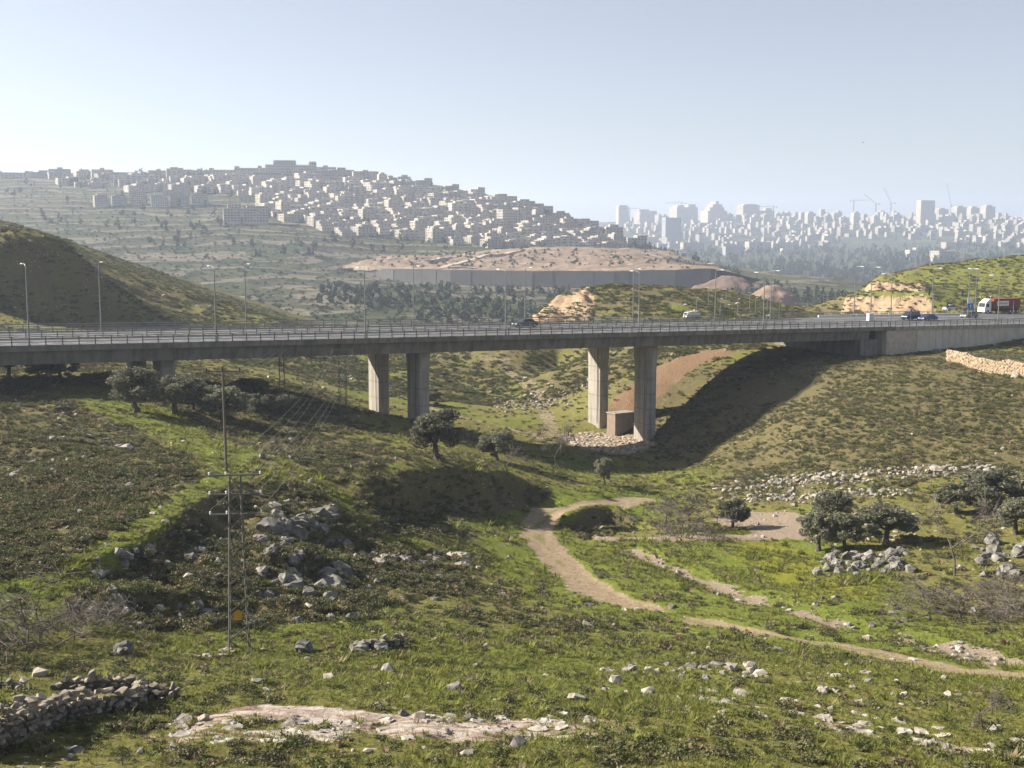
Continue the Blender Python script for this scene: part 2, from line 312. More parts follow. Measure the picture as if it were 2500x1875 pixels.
# relief
calm = np.clip(PATH + GRAV * 0.6, 0, 1)
near = 1 - sstep(250, 330, GY)
rel = (fbm(GX / 9, GY / 9, 3) - 0.5) * 1.1 + (fbm(GX / 2.2, GY / 2.2, 4, 4) - 0.5) * 0.75 * np.clip(0.45 + SCRUB, 0, 1.2)
rel = rel + (GY > 245) * (fbm(GX / 6, GY / 4, 8, 4) - 0.5) * 1.6
ledge = (fbm(GX / 12, GY / 7, 12, 3)); led = (np.floor(ledge * 9) / 9 - ledge) * 5.0
leftrock = A_rocky + .5 * A_knoll + .42 * A_upper
uu_ = GY / 4.2 + GX * .05 + 3.2 * fbm(GX / 9, GY / 9, 121, 3); fr_ = uu_ - np.floor(uu_); saw = np.where(fr_ < .7, .5 - fr_ / .7, -.5 + (fr_ - .7) / .3)
str_ = sstep(.35, .6, fbm(GX / 7, GY / 7, 125, 3))
_ps = (GX - pa_x) * e_x + (GY - pa_y) * e_y; _pv = -(GX - pa_x) * e_y + (GY - pa_y) * e_x
onplat = ((_pv > -4) & (_pv < 40) & (_ps > 150)) * 1.0
embank = sstep(95, 115, _ps) * (1 - sstep(170, 185, _ps)) * (_pv > -24) * (_pv < 30) * (GX > 18)
GZ = GZ + STEP + rel * (1 - calm * 0.85) * (1 - onplat * 0.9) * (1 - .55 * embank) + saw * .6 * leftrock * (.35 + .65 * str_) + A_rocky * (fbm(GX / 1.3, GY / 1.3, 130, 4) - .5) * .8 + BANK * (fbm(GX / 1.2, GY / 1.2, 40) - 0.5) * 1.5 + A_tan * (fbm(GX / 2.5, GY / 9, 140, 4) - .5) * 3.0 - 0.35 * (1 - sstep(0.5, 2.5, d_str)) - 0.12 * PATH
GZ = GZ + ROCK * (fbm(GX / 1.6, GY / 0.8, 44, 3) - 0.5) * 0.22

# ground material
gm = bpy.data.materials.new('valley_ground'); gm.use_nodes = True; ns, ls = nodes(gm); bs = ns['Principled BSDF']
bs.inputs['Roughness'].default_value = 0.95; bs.inputs['Specular IOR Level'].default_value = 0.1
def noise(scale, detail=6, rough=0.6, sx=1.0):
    n = ns.new('ShaderNodeTexNoise'); n.inputs['Scale'].default_value = scale; n.inputs['Detail'].default_value = detail; n.inputs['Roughness'].default_value = rough
    ls.new(geo.outputs['Position'], n.inputs['Vector']); return n
def mixc(fac, a, b):
    x = ns.new('ShaderNodeMix'); x.data_type = 'RGBA'
    for s, i in ((fac, 0), (a, 6), (b, 7)):
        if isinstance(s, (float, int)): x.inputs[i].default_value = s
        elif isinstance(s, tuple): x.inputs[i].default_value = (*s, 1)
        else: ls.new(s, x.inputs[i])
    return x.outputs[2]
def math_(op, a, b=0.5, clamp=False):
    x = ns.new('ShaderNodeMath'); x.operation = op; x.use_clamp = clamp
    for s, i in ((a, 0), (b, 1)):
        if isinstance(s, (float, int)): x.inputs[i].default_value = s
        else: ls.new(s, x.inputs[i])
    return x.outputs[0]
def edge(mask, nz, amt=0.5, lo=0.35, hi=0.65):
    """break a soft mask up with noise"""
    s = math_('ADD', mask, math_('MULTIPLY', math_('SUBTRACT', nz, 0.5), amt * 2))
    mr = ns.new('ShaderNodeMapRange'); mr.inputs[1].default_value = lo; mr.inputs[2].default_value = hi; ls.new(s, mr.inputs[0]); return mr.outputs[0]
geo = ns.new('ShaderNodeNewGeometry')
def attr(n):
    a = ns.new('ShaderNodeAttribute'); a.attribute_name = n; s = ns.new('ShaderNodeSeparateColor'); ls.new(a.outputs['Color'], s.inputs[0]); return s.outputs
A1 = attr('place1'); A2 = attr('place2')
n1 = noise(0.25, 5).outputs[0]; n2 = noise(1.3, 7, 0.7).outputs[0]; n3 = noise(5.0, 8, 0.75).outputs[0]; n4 = noise(0.07, 4).outputs[0]
grass = ramp(ns, [(0.28, (0.125, 0.098, 0.048)), (0.42, (0.165, 0.142, 0.05)), (0.55, (0.18, 0.175, 0.046)), (0.7, (0.23, 0.215, 0.068))]); ls.new(n2, grass.inputs[0])
lush = ramp(ns, [(0.3, (0.09, 0.118, 0.02)), (0.5, (0.15, 0.178, 0.03)), (0.7, (0.21, 0.218, 0.044))]); ls.new(n3, lush.inputs[0])
scrub = ramp(ns, [(0.28, (0.085, 0.078, 0.034)), (0.45, (0.135, 0.116, 0.052)), (0.6, (0.17, 0.142, 0.068)), (0.75, (0.23, 0.19, 0.11))]); ls.new(n3, scrub.inputs[0])
col = mixc(edge(A1[1], n2, 0.5), grass.outputs[0], lush.outputs[0])
col = mixc(edge(A1[2], n2, 0.45), col, scrub.outputs[0])
col = mixc(edge(A2[0], n3, 0.6, 0.75, 1.3), col, (0.27, 0.235, 0.02))           # yellow flowers
earth = ramp(ns, [(0.3, (0.14, 0.085, 0.05)), (0.5, (0.22, 0.14, 0.082)), (0.7, (0.30, 0.20, 0.125))]); ls.new(n3, earth.inputs[0])
col = mixc(edge(A2[2], n2, 0.5), col, earth.outputs[0])
gravel = ramp(ns, [(0.3, (0.16, 0.12, 0.085)), (0.5, (0.30, 0.235, 0.17)), (0.7, (0.42, 0.35, 0.28))]); ls.new(n3, gravel.inputs[0])
col = mixc(edge(A2[1], n2, 0.45, 0.4, 0.6), col, gravel.outputs[0])
rock = ramp(ns, [(0.38, (0.17, 0.085, 0.05)), (0.46, (0.34, 0.25, 0.19)), (0.56, (0.52, 0.46, 0.40)), (0.75, (0.62, 0.57, 0.51))]); mpr = ns.new('ShaderNodeMapping'); mpr.inputs['Scale'].default_value = (.55, 1.5, 1); ls.new(geo.outputs['Position'], mpr.inputs[0]); nrk = noise(1.1, 8, 0.75); ls.new(mpr.outputs[0], nrk.inputs['Vector']); ls.new(nrk.outputs[0], rock.inputs[0])
a3 = attr('place3'); col = mixc(edge(a3[0], n2, 0.7, 0.45, 0.6), col, rock.outputs[0])
tanr = ramp(ns, [(0.3, (0.22, 0.145, 0.085)), (0.5, (0.36, 0.255, 0.16)), (0.7, (0.46, 0.35, 0.24))]); ls.new(noise(0.7, 6, .7).outputs[0], tanr.inputs[0]); col = mixc(edge(a3[1], n2, 0.4), col, tanr.outputs[0])
dirt = ramp(ns, [(0.3, (0.25, 0.185, 0.115)), (0.7, (0.37, 0.285, 0.19))]); ls.new(n2, dirt.inputs[0])
col = mixc(math_('MULTIPLY', edge(A1[0], n2, 0.42, 0.35, 0.7), math_('SUBTRACT', 1.0, math_('MULTIPLY', edge(a3[2], n2, .5, .5, .9), .55))), col, dirt.outputs[0])
# single pale stones too small to model
vor = ns.new('ShaderNodeTexVoronoi'); vor.inputs['Scale'].default_value = 1.6; ls.new(geo.outputs['Position'], vor.inputs['Vector'])
st = math_('MULTIPLY', math_('LESS_THAN', vor.outputs['Distance'], 0.17), math_('GREATER_THAN', n1, 0.50)); st = math_('MULTIPLY', st, math_('GREATER_THAN', n2, 0.5))
col = mixc(st, col, (0.42, 0.38, 0.32))
ls.new(col, bs.inputs['Base Color'])
bp = ns.new('ShaderNodeBump'); bp.inputs['Strength'].default_value = 0.9; bp.inputs['Distance'].default_value = 0.22
ls.new(math_('ADD', n3, math_('MULTIPLY', n2, 1.5)), bp.inputs['Height']); ls.new(bp.outputs[0], bs.inputs['Normal'])

def grid_faces(nr, nc):
    i = np.arange(nr - 1)[:, None] * nc + np.arange(nc - 1)[None, :]
    return np.stack([i, i + 1, i + nc + 1, i + nc], -1).reshape(-1, 4)
def set_col(me, name, *ch):
    a = me.color_attributes.new(name, 'FLOAT_COLOR', 'POINT'); n = len(me.vertices); d = np.ones((n, 4), np.float32)
    for k, c in enumerate(ch): d[:, k] = np.asarray(c).ravel()
    a.data.foreach_set('color', d.ravel())
me = mesh_np('ground', np.stack([GX, GY, GZ], -1).reshape(-1, 3), grid_faces(NR, NC), gm, True)
set_col(me, 'place1', PATH, LUSH, SCRUB); set_col(me, 'place2', YEL, GRAV, EARTH); RUT = (1 - sstep(.22, .5, np.abs(onroad))) * (GY < 150)
set_col(me, 'place3', ROCK, A_tan, RUT)
tag(link('ground', me), 'green and brown valley floor with scrub slopes and pale dirt track', kind='structure')
# ------------------------------------------------------------------ bridge
M_conc = mat('bridge_concrete', [(0.14, 0.128, 0.11), (0.19, 0.175, 0.15), (0.24, 0.22, 0.19)], 0.35, 0.9, 0.02, 6)
M_conc2 = mat('fascia_concrete', [(0.30, 0.27, 0.23), (0.40, 0.365, 0.315)], 0.5, 0.9, 0.02, 6)
M_steel = mat('galvanised_steel', [(0.16, 0.165, 0.17), (0.24, 0.245, 0.25)], 3, 0.55, metal=0.3)
M_darksteel = mat('weathered_steel', [(0.07, 0.07, 0.07), (0.12, 0.118, 0.11)], 3, 0.6, metal=0.2)
M_asphalt = mat('asphalt', [(0.075, 0.075, 0.078), (0.11, 0.11, 0.112)], 0.6, 0.9, 0.01, 20)
M_white = mat('road_paint', [(0.65, 0.65, 0.62), (0.78, 0.78, 0.75)], 4, 0.8)
def streak(m):
    """rain streaks and formwork joints down the concrete"""
    ns, ls = nodes(m); b = ns['Principled BSDF']; src = b.inputs['Base Color'].links[0].from_socket; tc = ns.new('ShaderNodeTexCoord'); mp = ns.new('ShaderNodeMapping'); mp.inputs['Scale'].default_value = (1.3, 1.3, .10)
    nz = ns.new('ShaderNodeTexNoise'); nz.inputs['Scale'].default_value = 1.0; nz.inputs['Detail'].default_value = 6; ls.new(tc.outputs['Object'], mp.inputs[0]); ls.new(mp.outputs[0], nz.inputs['Vector'])
    r = ramp(ns, [(0.38, (.55, .53, .50)), (0.55, (1, 1, 1)), (.72, (1.12, 1.11, 1.08))]); ls.new(nz.outputs[0], r.inputs[0]); x = ns.new('ShaderNodeMix'); x.data_type = 'RGBA'; x.blend_type = 'MULTIPLY'; x.inputs[0].default_value = .6
    ls.new(src, x.inputs[6]); ls.new(r.outputs[0], x.inputs[7]); ls.new(x.outputs[2], b.inputs['Base Color'])
for m_ in (M_conc, M_conc2): streak(m_)
pa = atY(72, 846, 151); pb = atY(1864, 806, 217)
E2 = Vector((pb.x - pa.x, pb.y - pa.y)); LEN = E2.length; E2.normalize(); N2 = Vector((-E2.y, E2.x))
ZS = (pb.z - pa.z) / LEN
BRZ = math.atan2(E2.y, E2.x)
def bp3(s, v, dz=0.0): return Vector((pa.x + E2.x * s + N2.x * v, pa.y + E2.y * s + N2.y * v, pa.z + ZS * s + dz))
def s_of(px):
    """distance along the near edge of the deck where it passes photo column px"""
    k = (px - 1250) / F
    lo, hi = -60, 260
    for _ in range(60):
        mid = (lo + hi) / 2; p = bp3(mid, 0); d = (p - EYE); x = d.x / d.dot(FW)
        lo, hi = (mid, hi) if x < k else (lo, mid)
    return lo
S0, S1 = -70.0, s_of(2185); SE = s_of(2185) + 70; W = 25.0
def strip(mb, s0, s1, v0, v1, z0, z1, mi=0, n=1):
    for i in range(n):
        a = s0 + (s1 - s0) * i / n; b = s0 + (s1 - s0) * (i + 1) / n
        vs = [bp3(s, v, z) for z in (z0, z1) for v in (v0, v1) for s in (a, b)]
        mb.add(vs, [(0, 2, 3, 1), (4, 5, 7, 6), (0, 1, 5, 4), (2, 6, 7, 3), (0, 4, 6, 2), (1, 3, 7, 5)], mi)
bridge = link('road_bridge', None); bridge.location = (0, 0, 0)
tag(bridge, 'long grey concrete road bridge on paired piers crossing the valley', 'bridge')
mb = MB(); strip(mb, S0, S1, 0.35, W - 0.35, -0.42, -0.02); mb.build('deck', M_conc, bridge)
mb = MB(); strip(mb, S0, S1, 0.8, W - 0.8, -0.018, 0.0); mb.build('road_surface', M_asphalt, bridge)
for v0, v1, nm in ((0.0, 0.55, 'near'), (W - 0.55, W, 'far')):
    mb = MB(); strip(mb, S0, S1, v0, v1, -0.62, 0.14); mb.build('edge_beam', M_conc, bridge)
mb = MB(); strip(mb, S0, S1, 12.0, 12.9, -0.01, 0.16); mb.build('median_kerb', M_conc2, bridge)
def s_far(px, v):
    k = (px - 1250) / F; lo, hi = -80, 400
    for _ in range(60):
        mid = (lo + hi) / 2; d = bp3(mid, v) - EYE; x_ = d.x / d.dot(FW); lo, hi = (mid, hi) if x_ < k else (lo, mid)
    return lo
PIER_S = [s_far(398, 5.6), s_far(1020, 5.6), s_far(1577, 5.6)]
spans = [S0] + PIER_S + [S1 - 6]
for v0, v1 in ((0.75, 10.6), (14.0, W - 0.75)):
    for i in range(4):
        a = spans[i] + 0.02; b = spans[i + 1] - 0.02
        mb = MB(); sec = [(v0, -0.40), (v1, -0.40), (v1 - 0.45, -2.35), (v0 + 0.45, -2.35)]
        vs = [bp3(s, v, z) for s in (a, b) for v, z in sec]
        mb.add(vs, [(0, 1, 2, 3), (4, 7, 6, 5), (0, 4, 5, 1), (1, 5, 6, 2), (2, 6, 7, 3), (3, 7, 4, 0)]); mb.build('girder', M_conc, bridge)
for s in PIER_S:
    for vc in (5.6, 19.2):
        top = bp3(s, vc, -2.36); gz = float(bil(top.x, top.y)) - 1.0
        mb = MB(); h = top.z - gz; ring = []
        for z, l, m_ in ((0, 1.0, 1.0), (0.72, 1.0, 1.0), (1.0, 1.12, 1.1)):
            hl, hm, ch = 2.0 * l, 0.95 * m_, 0.22
            pl = [(-hm + ch, -hl), (hm - ch, -hl), (hm, -hl + ch), (hm, hl - ch), (hm - ch, hl), (-hm + ch, hl), (-hm, hl - ch), (-hm, -hl + ch)]
            ring.append([Vector((top.x + E2.x * a + N2.x * b, top.y + E2.y * a + N2.y * b, gz + h * z)) for a, b in pl])
        vs = sum(ring, []); fs = [(k * 8 + i, k * 8 + (i + 1) % 8, k * 8 + 8 + (i + 1) % 8, k * 8 + 8 + i) for k in (0, 1) for i in range(8)] + [tuple(range(7, -1, -1)), tuple(range(16, 24))]
        mb.add(vs, fs)
        pr = mb.build('pier', M_conc2, bridge)
        for z in (2.6, 5.2, 7.8, 10.4):                           # pour joints
            if z > h - 3: continue
            jb = MB(); jz = gz + 1 + z; hl, hm = 2.012, .962
            pl = [(-hm + .22, -hl), (hm - .22, -hl), (hm, -hl + .22), (hm, hl - .22), (hm - .22, hl), (-hm + .22, hl), (-hm, hl - .22), (-hm, -hl + .22)]
            vs = [Vector((top.x + E2.x * a + N2.x * b, top.y + E2.y * a + N2.y * b, jz + dz)) for dz in (0, .05) for a, b in pl]
            jb.add(vs, [(i, (i + 1) % 8, 8 + (i + 1) % 8, 8 + i) for i in range(8)]); jb.build('pour_joint', M_darksteel, pr)
        dp = MB(); q = bp3(s, vc, 0); dq = Vector((E2.x, E2.y, 0)) * -1.1 - Vector((N2.x, N2.y, 0)) * 1.2
        dp.tube((q.x + dq.x, q.y + dq.y, gz + 1.2), (q.x + dq.x, q.y + dq.y, top.z), .07, n=6); dp.build('drain_pipe', M_steel, pr)
for k_ in range(26):                                              # deck drain stubs and slab joints on the near face
    s_ = -20 + k_ * 8.3
    if s_ < S1 - 3: mb = MB(); strip(mb, s_, s_ + .05, -.012, .3, -.6, .12); mb.build('slab_joint', M_darksteel, bridge)
# guard rails
post_me = None
def rail(v, s0, s1, zb, parent, side):
    global post_me
    mb = MB()
    for z, hh in ((0.38, 0.09), (0.68, 0.09), (1.02, 0.13)):
        mb.bar(bp3(s0, v + side * 0.07, zb + z), bp3(s1, v + side * 0.07, zb + z), 0.10, hh)
    r = mb.build('guard_rail', M_steel, parent)
    if post_me is None:
        pm = MB(); pm.box(-0.06, 0.06, -0.05, 0.05, 0, 0.5); pm.box(-0.055, 0.055, -0.05, 0.05, 0.5, 1.08); pm.box(-0.12, 0.12, -0.1, 0.1, 0.0, 0.03); post_me = pm.mesh('post', M_darksteel)
    n = int((s1 - s0) / 2.0)
    for i in range(n + 1):
        link('post', post_me, r, bp3(s0 + 2.0 * i, v, zb), BRZ)
rail(0.28, -20, s_of(2250), 0.14, bridge, 1)
rail(12.45, -24, s_of(2060), 0.16, bridge, -1)
rail(W - 0.28, -28, s_of(1990), 0.14, bridge, -1)
# ------------------------------------------------------------------ the land behind: base plain, settlement hill, city ridge, building site
M_plain = mat('far_plain', [(0.07, 0.075, 0.04), (0.12, 0.115, 0.07)], 0.004, 0.95)
def terrain_mat(name, greens, browns, terr=0.0, tscale=0.06):
    global geo, ns, ls
    m = bpy.data.materials.new(name); m.use_nodes = True; ns, ls = nodes(m); b = ns['Principled BSDF']
    b.inputs['Roughness'].default_value = 0.95; b.inputs['Specular IOR Level'].default_value = 0.1
    geo = ns.new('ShaderNodeNewGeometry')
    a = noise(0.012, 5).outputs[0]; c = noise(0.09, 6, 0.7).outputs[0]
    g = ramp(ns, [(0.3, greens[0]), (0.5, greens[1]), (0.7, greens[2])]); ls.new(c, g.inputs[0])
    d = ramp(ns, [(0.3, browns[0]), (0.5, browns[1]), (0.7, browns[2])]); ls.new(c, d.inputs[0])
    col = mixc(edge(a, c, 0.5, 0.4, 0.6), g.outputs[0], d.outputs[0])
    if terr:                                                        # old field terraces follow the contours
        sp = ns.new('ShaderNodeSeparateXYZ'); ls.new(geo.outputs['Position'], sp.inputs[0])
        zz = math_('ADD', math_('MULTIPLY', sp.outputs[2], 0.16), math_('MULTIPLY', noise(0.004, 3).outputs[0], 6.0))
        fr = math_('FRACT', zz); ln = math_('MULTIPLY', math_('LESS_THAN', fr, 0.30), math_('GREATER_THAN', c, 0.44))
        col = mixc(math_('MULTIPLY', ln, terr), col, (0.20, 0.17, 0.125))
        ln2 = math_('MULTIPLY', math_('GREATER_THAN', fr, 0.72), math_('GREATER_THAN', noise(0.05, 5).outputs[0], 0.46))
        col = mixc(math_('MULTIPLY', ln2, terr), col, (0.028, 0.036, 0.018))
    ls.new(col, b.inputs['Base Color'])
    bp = ns.new('ShaderNodeBump'); bp.inputs['Strength'].default_value = 1.0; bp.inputs['Distance'].default_value = 4.0
    ls.new(c, bp.inputs['Height']); ls.new(bp.outputs[0], b.inputs['Normal']); return m
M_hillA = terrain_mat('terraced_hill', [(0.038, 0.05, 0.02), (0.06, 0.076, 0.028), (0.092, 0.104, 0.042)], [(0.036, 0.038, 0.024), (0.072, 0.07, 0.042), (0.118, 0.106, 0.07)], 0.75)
M_hillB = terrain_mat('wooded_ridge', [(0.025, 0.04, 0.018), (0.05, 0.065, 0.03), (0.08, 0.095, 0.045)], [(0.05, 0.055, 0.03), (0.09, 0.088, 0.055), (0.17, 0.15, 0.11)])
s_ = 9000
me = mesh_np('plain', [(-s_, -200, -60), (s_, -200, -60), (s_, 11000, -60), (-s_, 11000, -60)], [(0, 1, 2, 3)], M_plain)
tag(link('plain', me), 'hazy lowland reaching to the horizon', kind='structure')
class HF:
    def __init__(s, name, pts, anchors, x0, x1, y0, y1, nx, ny, m, amp, label, seed):
        c = [tuple(atY(*p)) for p in pts] + anchors; s.t = TPS(c, 0.001)
        s.x = np.linspace(x0, x1, nx); s.y = np.linspace(y0, y1, ny)
        X, Y = np.meshgrid(s.x, s.y); k = (x1 - x0) / 30
        s.Z = s.t(X, Y) + (fbm(X / 160, Y / 160, seed, 5) - 0.5) * amp * 2 + (fbm(X / 30, Y / 22, seed + 9, 4) - 0.5) * amp * 0.6
        s.me = mesh_np(name, np.stack([X, Y, s.Z], -1).reshape(-1, 3), grid_faces(ny, nx), m, True)
        s.o = tag(link(name, s.me), label, kind='structure'); s.lo, s.hi = y0, y1
    def h(s, x, y):
        c = np.clip((np.asarray(x, float) - s.x[0]) / (s.x[1] - s.x[0]), 0, len(s.x) - 1.001); r = np.clip((np.asarray(y, float) - s.y[0]) / (s.y[1] - s.y[0]), 0, len(s.y) - 1.001)
        i = r.astype(int); j = c.astype(int); fr = r - i; fc = c - j
        return (s.Z[i, j] * (1 - fr) + s.Z[i + 1, j] * fr) * (1 - fc) + (s.Z[i, j + 1] * (1 - fr) + s.Z[i + 1, j + 1] * fr) * fc
    def hit(s, px, py, lo=None):
        d = ray(px, py); t = np.linspace(lo or s.lo, s.hi, 900) / d.y
        g = EYE.z + d.z * t - s.h(d.x * t, d.y * t); k = int(np.argmax(g < 0))
        if g[k] >= 0: return None
        return Vector((d.x * t[k], d.y * t[k], float(s.h(d.x * t[k], d.y * t[k]))))
A_pts = [(-200, 425, 1900), (0, 428, 1900), (150, 424, 1900), (310, 428, 1900), (450, 425, 1900), (560, 424, 1850), (640, 418, 1800), (770, 418, 1780), (930, 430, 1750), (1080, 456, 1700), (1180, 474, 1650), (1300, 508, 1600), (1400, 538, 1550), (1500, 568, 1500), (1560, 592, 1450), (1640, 640, 1400),
         (-200, 480, 1500), (0, 480, 1500), (300, 490, 1450), (600, 495, 1450), (900, 500, 1450), (1200, 530, 1400), (1350, 560, 1380),
         (-200, 600, 1000), (0, 600, 1000), (300, 600, 1050), (600, 570, 1150), (900, 568, 1250), (1200, 578, 1300), (1400, 592, 1300),
         (300, 690, 800), (600, 660, 900), (600, 770, 620), (800, 740, 720), (850, 700, 860), (1000, 705, 850), (1150, 712, 850), (1300, 715, 850), (1500, 712, 860), (1700, 712, 880), (1000, 790, 620), (1300, 790, 620), (1800, 740, 800),
         (850, 655, 1040), (960, 694, 975), (1100, 698, 950), (1200, 700, 940), (1300, 701, 930), (1500, 701, 915), (1700, 699, 903), (890, 680, 990), (1250, 612, 1200), (1550, 630, 1180), (1750, 690, 1000)]
A_anc = [(-1100, 2300, 150), (-300, 2300, 90), (200, 2300, -10), (600, 2300, -60), (350, 1900, -30), (330, 1600, -25), (600, 1600, -25), (600, 1000, -30), (500, 600, -20), (0, 430, -14), (-400, 430, 0), (-900, 700, 40), (-1000, 1400, 110), (300, 430, -25)]
HA = HF('settlement_hill', A_pts, A_anc, -1150, 620, 430, 2300, 330, 330, M_hillA, 6.0, 'hazy terraced hill carrying a pale housing settlement', 50)
B_pts = [(1300, 548, 4600), (1500, 545, 4600), (1700, 535, 4600), (2000, 530, 4600), (2300, 530, 4600), (2560, 532, 4600), (1500, 590, 3400), (1750, 596, 3300), (2000, 600, 3200), (2300, 598, 3200), (2560, 590, 3200),
         (1600, 625, 2500), (1800, 632, 2400), (2000, 640, 2400), (2300, 640, 2300), (2560, 640, 2300), (1700, 670, 1900), (1900, 700, 1800), (2060, 712, 1700), (2300, 690, 1800), (2560, 680, 1900), (1900, 750, 1300), (2100, 750, 1250), (2500, 740, 1300)]
B_anc = [(-300, 5200, 60), (600, 5200, 80), (1500, 5200, 80), (2300, 5200, 90), (2400, 3000, 60), (2000, 1500, 10), (150, 1200, -34), (700, 700, -20), (1500, 800, 5), (200, 2400, -10), (150, 3400, 20)]
HB = HF('city_ridge', B_pts, B_anc, 120, 2500, 640, 5200, 260, 300, M_hillB, 9.0, 'long hazy city ridge above a wooded valley', 70)

# building site: tall retaining wall with an earth mound on top
M_wallgrey = mat('site_wall', [(0.10, 0.095, 0.09), (0.145, 0.138, 0.128)], 0.05, 0.9, 0.15, 0.4)
M_tan = mat('graded_earth', [(0.10, 0.075, 0.045), (0.18, 0.125, 0.082), (0.24, 0.172, 0.118), (0.31, 0.235, 0.17)], 0.06, 0.95, 2.0, 0.12)
M_tanroad = mat('pale_site_road', [(0.36, 0.29, 0.215), (0.43, 0.35, 0.265)], 0.05, 0.95)
M_redearth = mat('red_earth', [(0.12, 0.08, 0.058), (0.17, 0.115, 0.085)], 0.04, 0.95, 0.6, 0.2)
wt = [(870, 655, 1010), (960, 658, 985), (1100, 660, 960), (1300, 663, 940), (1500, 663, 925), (1650, 660, 915), (1735, 656, 912)]
site = link('building_site_wall', None); tag(site, 'long grey retaining wall below an earth mound on the building site', 'retaining wall')
for i in range(len(wt) - 1):
    a = atY(*wt[i]); b = atY(*wt[i + 1]); sub = 4
    for k in range(sub):
        p = a.lerp(b, k / sub); q = a.lerp(b, (k + 1) / sub); mb = MB(); zb = -26
        j = (random.random() - 0.5) * 0.5; d2 = Vector((0, 2.2, 0)); o2 = Vector((0, j, 0))
        vs = [Vector((p.x + .06, p.y + j, zb)), Vector((q.x - .06, q.y + j, zb)), Vector((q.x - .06, q.y + 2 + j, q.z)), Vector((p.x + .06, p.y + 2 + j, p.z)), Vector((p.x + .06, p.y + 6, zb)), Vector((q.x - .06, q.y + 6, zb)), Vector((q.x - .06, q.y + 6, q.z)), Vector((p.x + .06, p.y + 6, p.z))]
        mb.add(vs, [(0, 1, 2, 3), (4, 7, 6, 5), (0, 4, 5, 1), (3, 2, 6, 7), (0, 3, 7, 4), (1, 5, 6, 2)]); mb.build('wall_panel', M_wallgrey, site)
e = atY(1735, 656, 912); f_ = atY(1780, 668, 945); mb = MB()
mb.add([(e.x + .1, e.y, -26), (f_.x, f_.y, -26), (f_.x, f_.y + 1, f_.z - 1), (e.x + .1, e.y + 2, e.z), (e.x - 3, e.y + 7, -26), (f_.x - 3, f_.y + 5, -26), (f_.x - 3, f_.y + 5, f_.z - 1), (e.x - 3, e.y + 7, e.z)],
       [(0, 1, 2, 3), (4, 7, 6, 5), (0, 4, 5, 1), (3, 2, 6, 7), (0, 3, 7, 4), (1, 5, 6, 2)]); mb.build('end_panel', M_wallgrey, site)
mp = [(a, b - 1, c + 4) for a, b, c in wt] + [(850, 652, 1020), (880, 640, 1035), (950, 622, 1070), (1050, 626, 1060), (1110, 620, 1085), (1200, 612, 1130), (1340, 603, 1150), (1450, 606, 1130), (1550, 620, 1080), (1620, 634, 1030), (1700, 650, 970), (1760, 652, 950), (1000, 648, 1010), (1180, 645, 1010), (1350, 640, 1010), (1500, 645, 990),
      (1630, 615, 1180), (1600, 610, 1230)]
mt = TPS([tuple(atY(*p)) for p in mp] + [(-180, 1100, 0), (-100, 1250, 5), (60, 1300, 0), (200, 1100, -6), (190, 960, -4), (150, 1250, 5)], 0.002)
mx = np.linspace(-150, 185, 150); my = np.linspace(915, 1260, 140); MX, MY = np.meshgrid(mx, my)
MZ = mt(MX, MY) + (fbm(MX / 22, MY / 22, 91, 5) - 0.5) * 4.0 * sstep(4, 30, MY - 945) + (fbm(MX / 6, MY / 6, 95, 3) - .5) * 2.0
rough = 1 - sstep(-60, -30, MX); stp = MZ / 3.2 + 1.5 * fbm(MX / 30, MY / 30, 93, 3); MZ = MZ + rough * ((np.floor(stp) + sstep(.6, 1, stp - np.floor(stp)) - stp) * 2.2 + (fbm(MX / 8, MY / 8, 97, 4) - .5) * 4) * sstep(4, 20, MY - 975)
wx = np.array([atY(*p).x for p in wt]); wy = np.array([atY(*p).y for p in wt])
front = np.interp(MX, wx, wy) + 3.5
MZ = np.where(MY < front, -30, MZ)
# drop the skirt cleanly: snap the row just behind the wall
me = mesh_np('earth_mound', np.stack([MX, np.maximum(MY, front), np.where(MY < front, mt(MX, front), MZ)], -1).reshape(-1, 3), grid_faces(140, 150), M_tan, True)
rd = PLm = None
def hitm(px, py):
    d = ray(px, py); t = np.linspace(915, 1260, 700) / d.y; g = EYE.z + d.z * t - mt(d.x * t, d.y * t); k = int(np.argmax(g < 0)); k = k if g[k] < 0 else len(t) - 1
    return (d.x * t[k], d.y * t[k])
tag(link('earth_mound', me), 'broad bare tan earth mound above the grey retaining wall', kind='structure')

def mz(x, y):
    i = np.clip(np.searchsorted(my, y) - 1, 0, 138); j = np.clip(np.searchsorted(mx, x) - 1, 0, 148); return float(max(MZ[i, j], MZ[i + 1, j], MZ[i, j + 1], MZ[i + 1, j + 1], mt(np.array([x]), np.array([y]))[0]))
def site_road(pts, wd, label):
    mb = MB(); Q = []
    for (a, b) in zip(pts[:-1], pts[1:]):
        for k in range(6): Q.append(hitm(a[0] + (b[0] - a[0]) * k / 6, a[1] + (b[1] - a[1]) * k / 6))
    pr = None
    for (a, b) in zip(Q[:-1], Q[1:]):
        d = Vector((b[0] - a[0], b[1] - a[1], 0))
        if d.length < .5: continue
        n = Vector((-d.y, d.x, 0)).normalized() * wd / 2; za, zb = mz(*a) + .5, mz(*b) + .5; c = (Vector((a[0], a[1], za)), Vector((b[0], b[1], zb)))
        mb.add([c[0] - n, c[1] - n, c[1] + n, c[0] + n, c[0] - n - Vector((0, 0, 3)), c[1] - n - Vector((0, 0, 3)), c[1] + n - Vector((0, 0, 3)), c[0] + n - Vector((0, 0, 3))], [(0, 1, 2, 3), (0, 4, 5, 1), (2, 6, 7, 3)])
    tag(mb.build('site_track', M_tanroad), label, kind='structure')
site_road([(855, 652), (960, 655), (1100, 657), (1180, 655)], 8, 'pale haul track along the wall top')
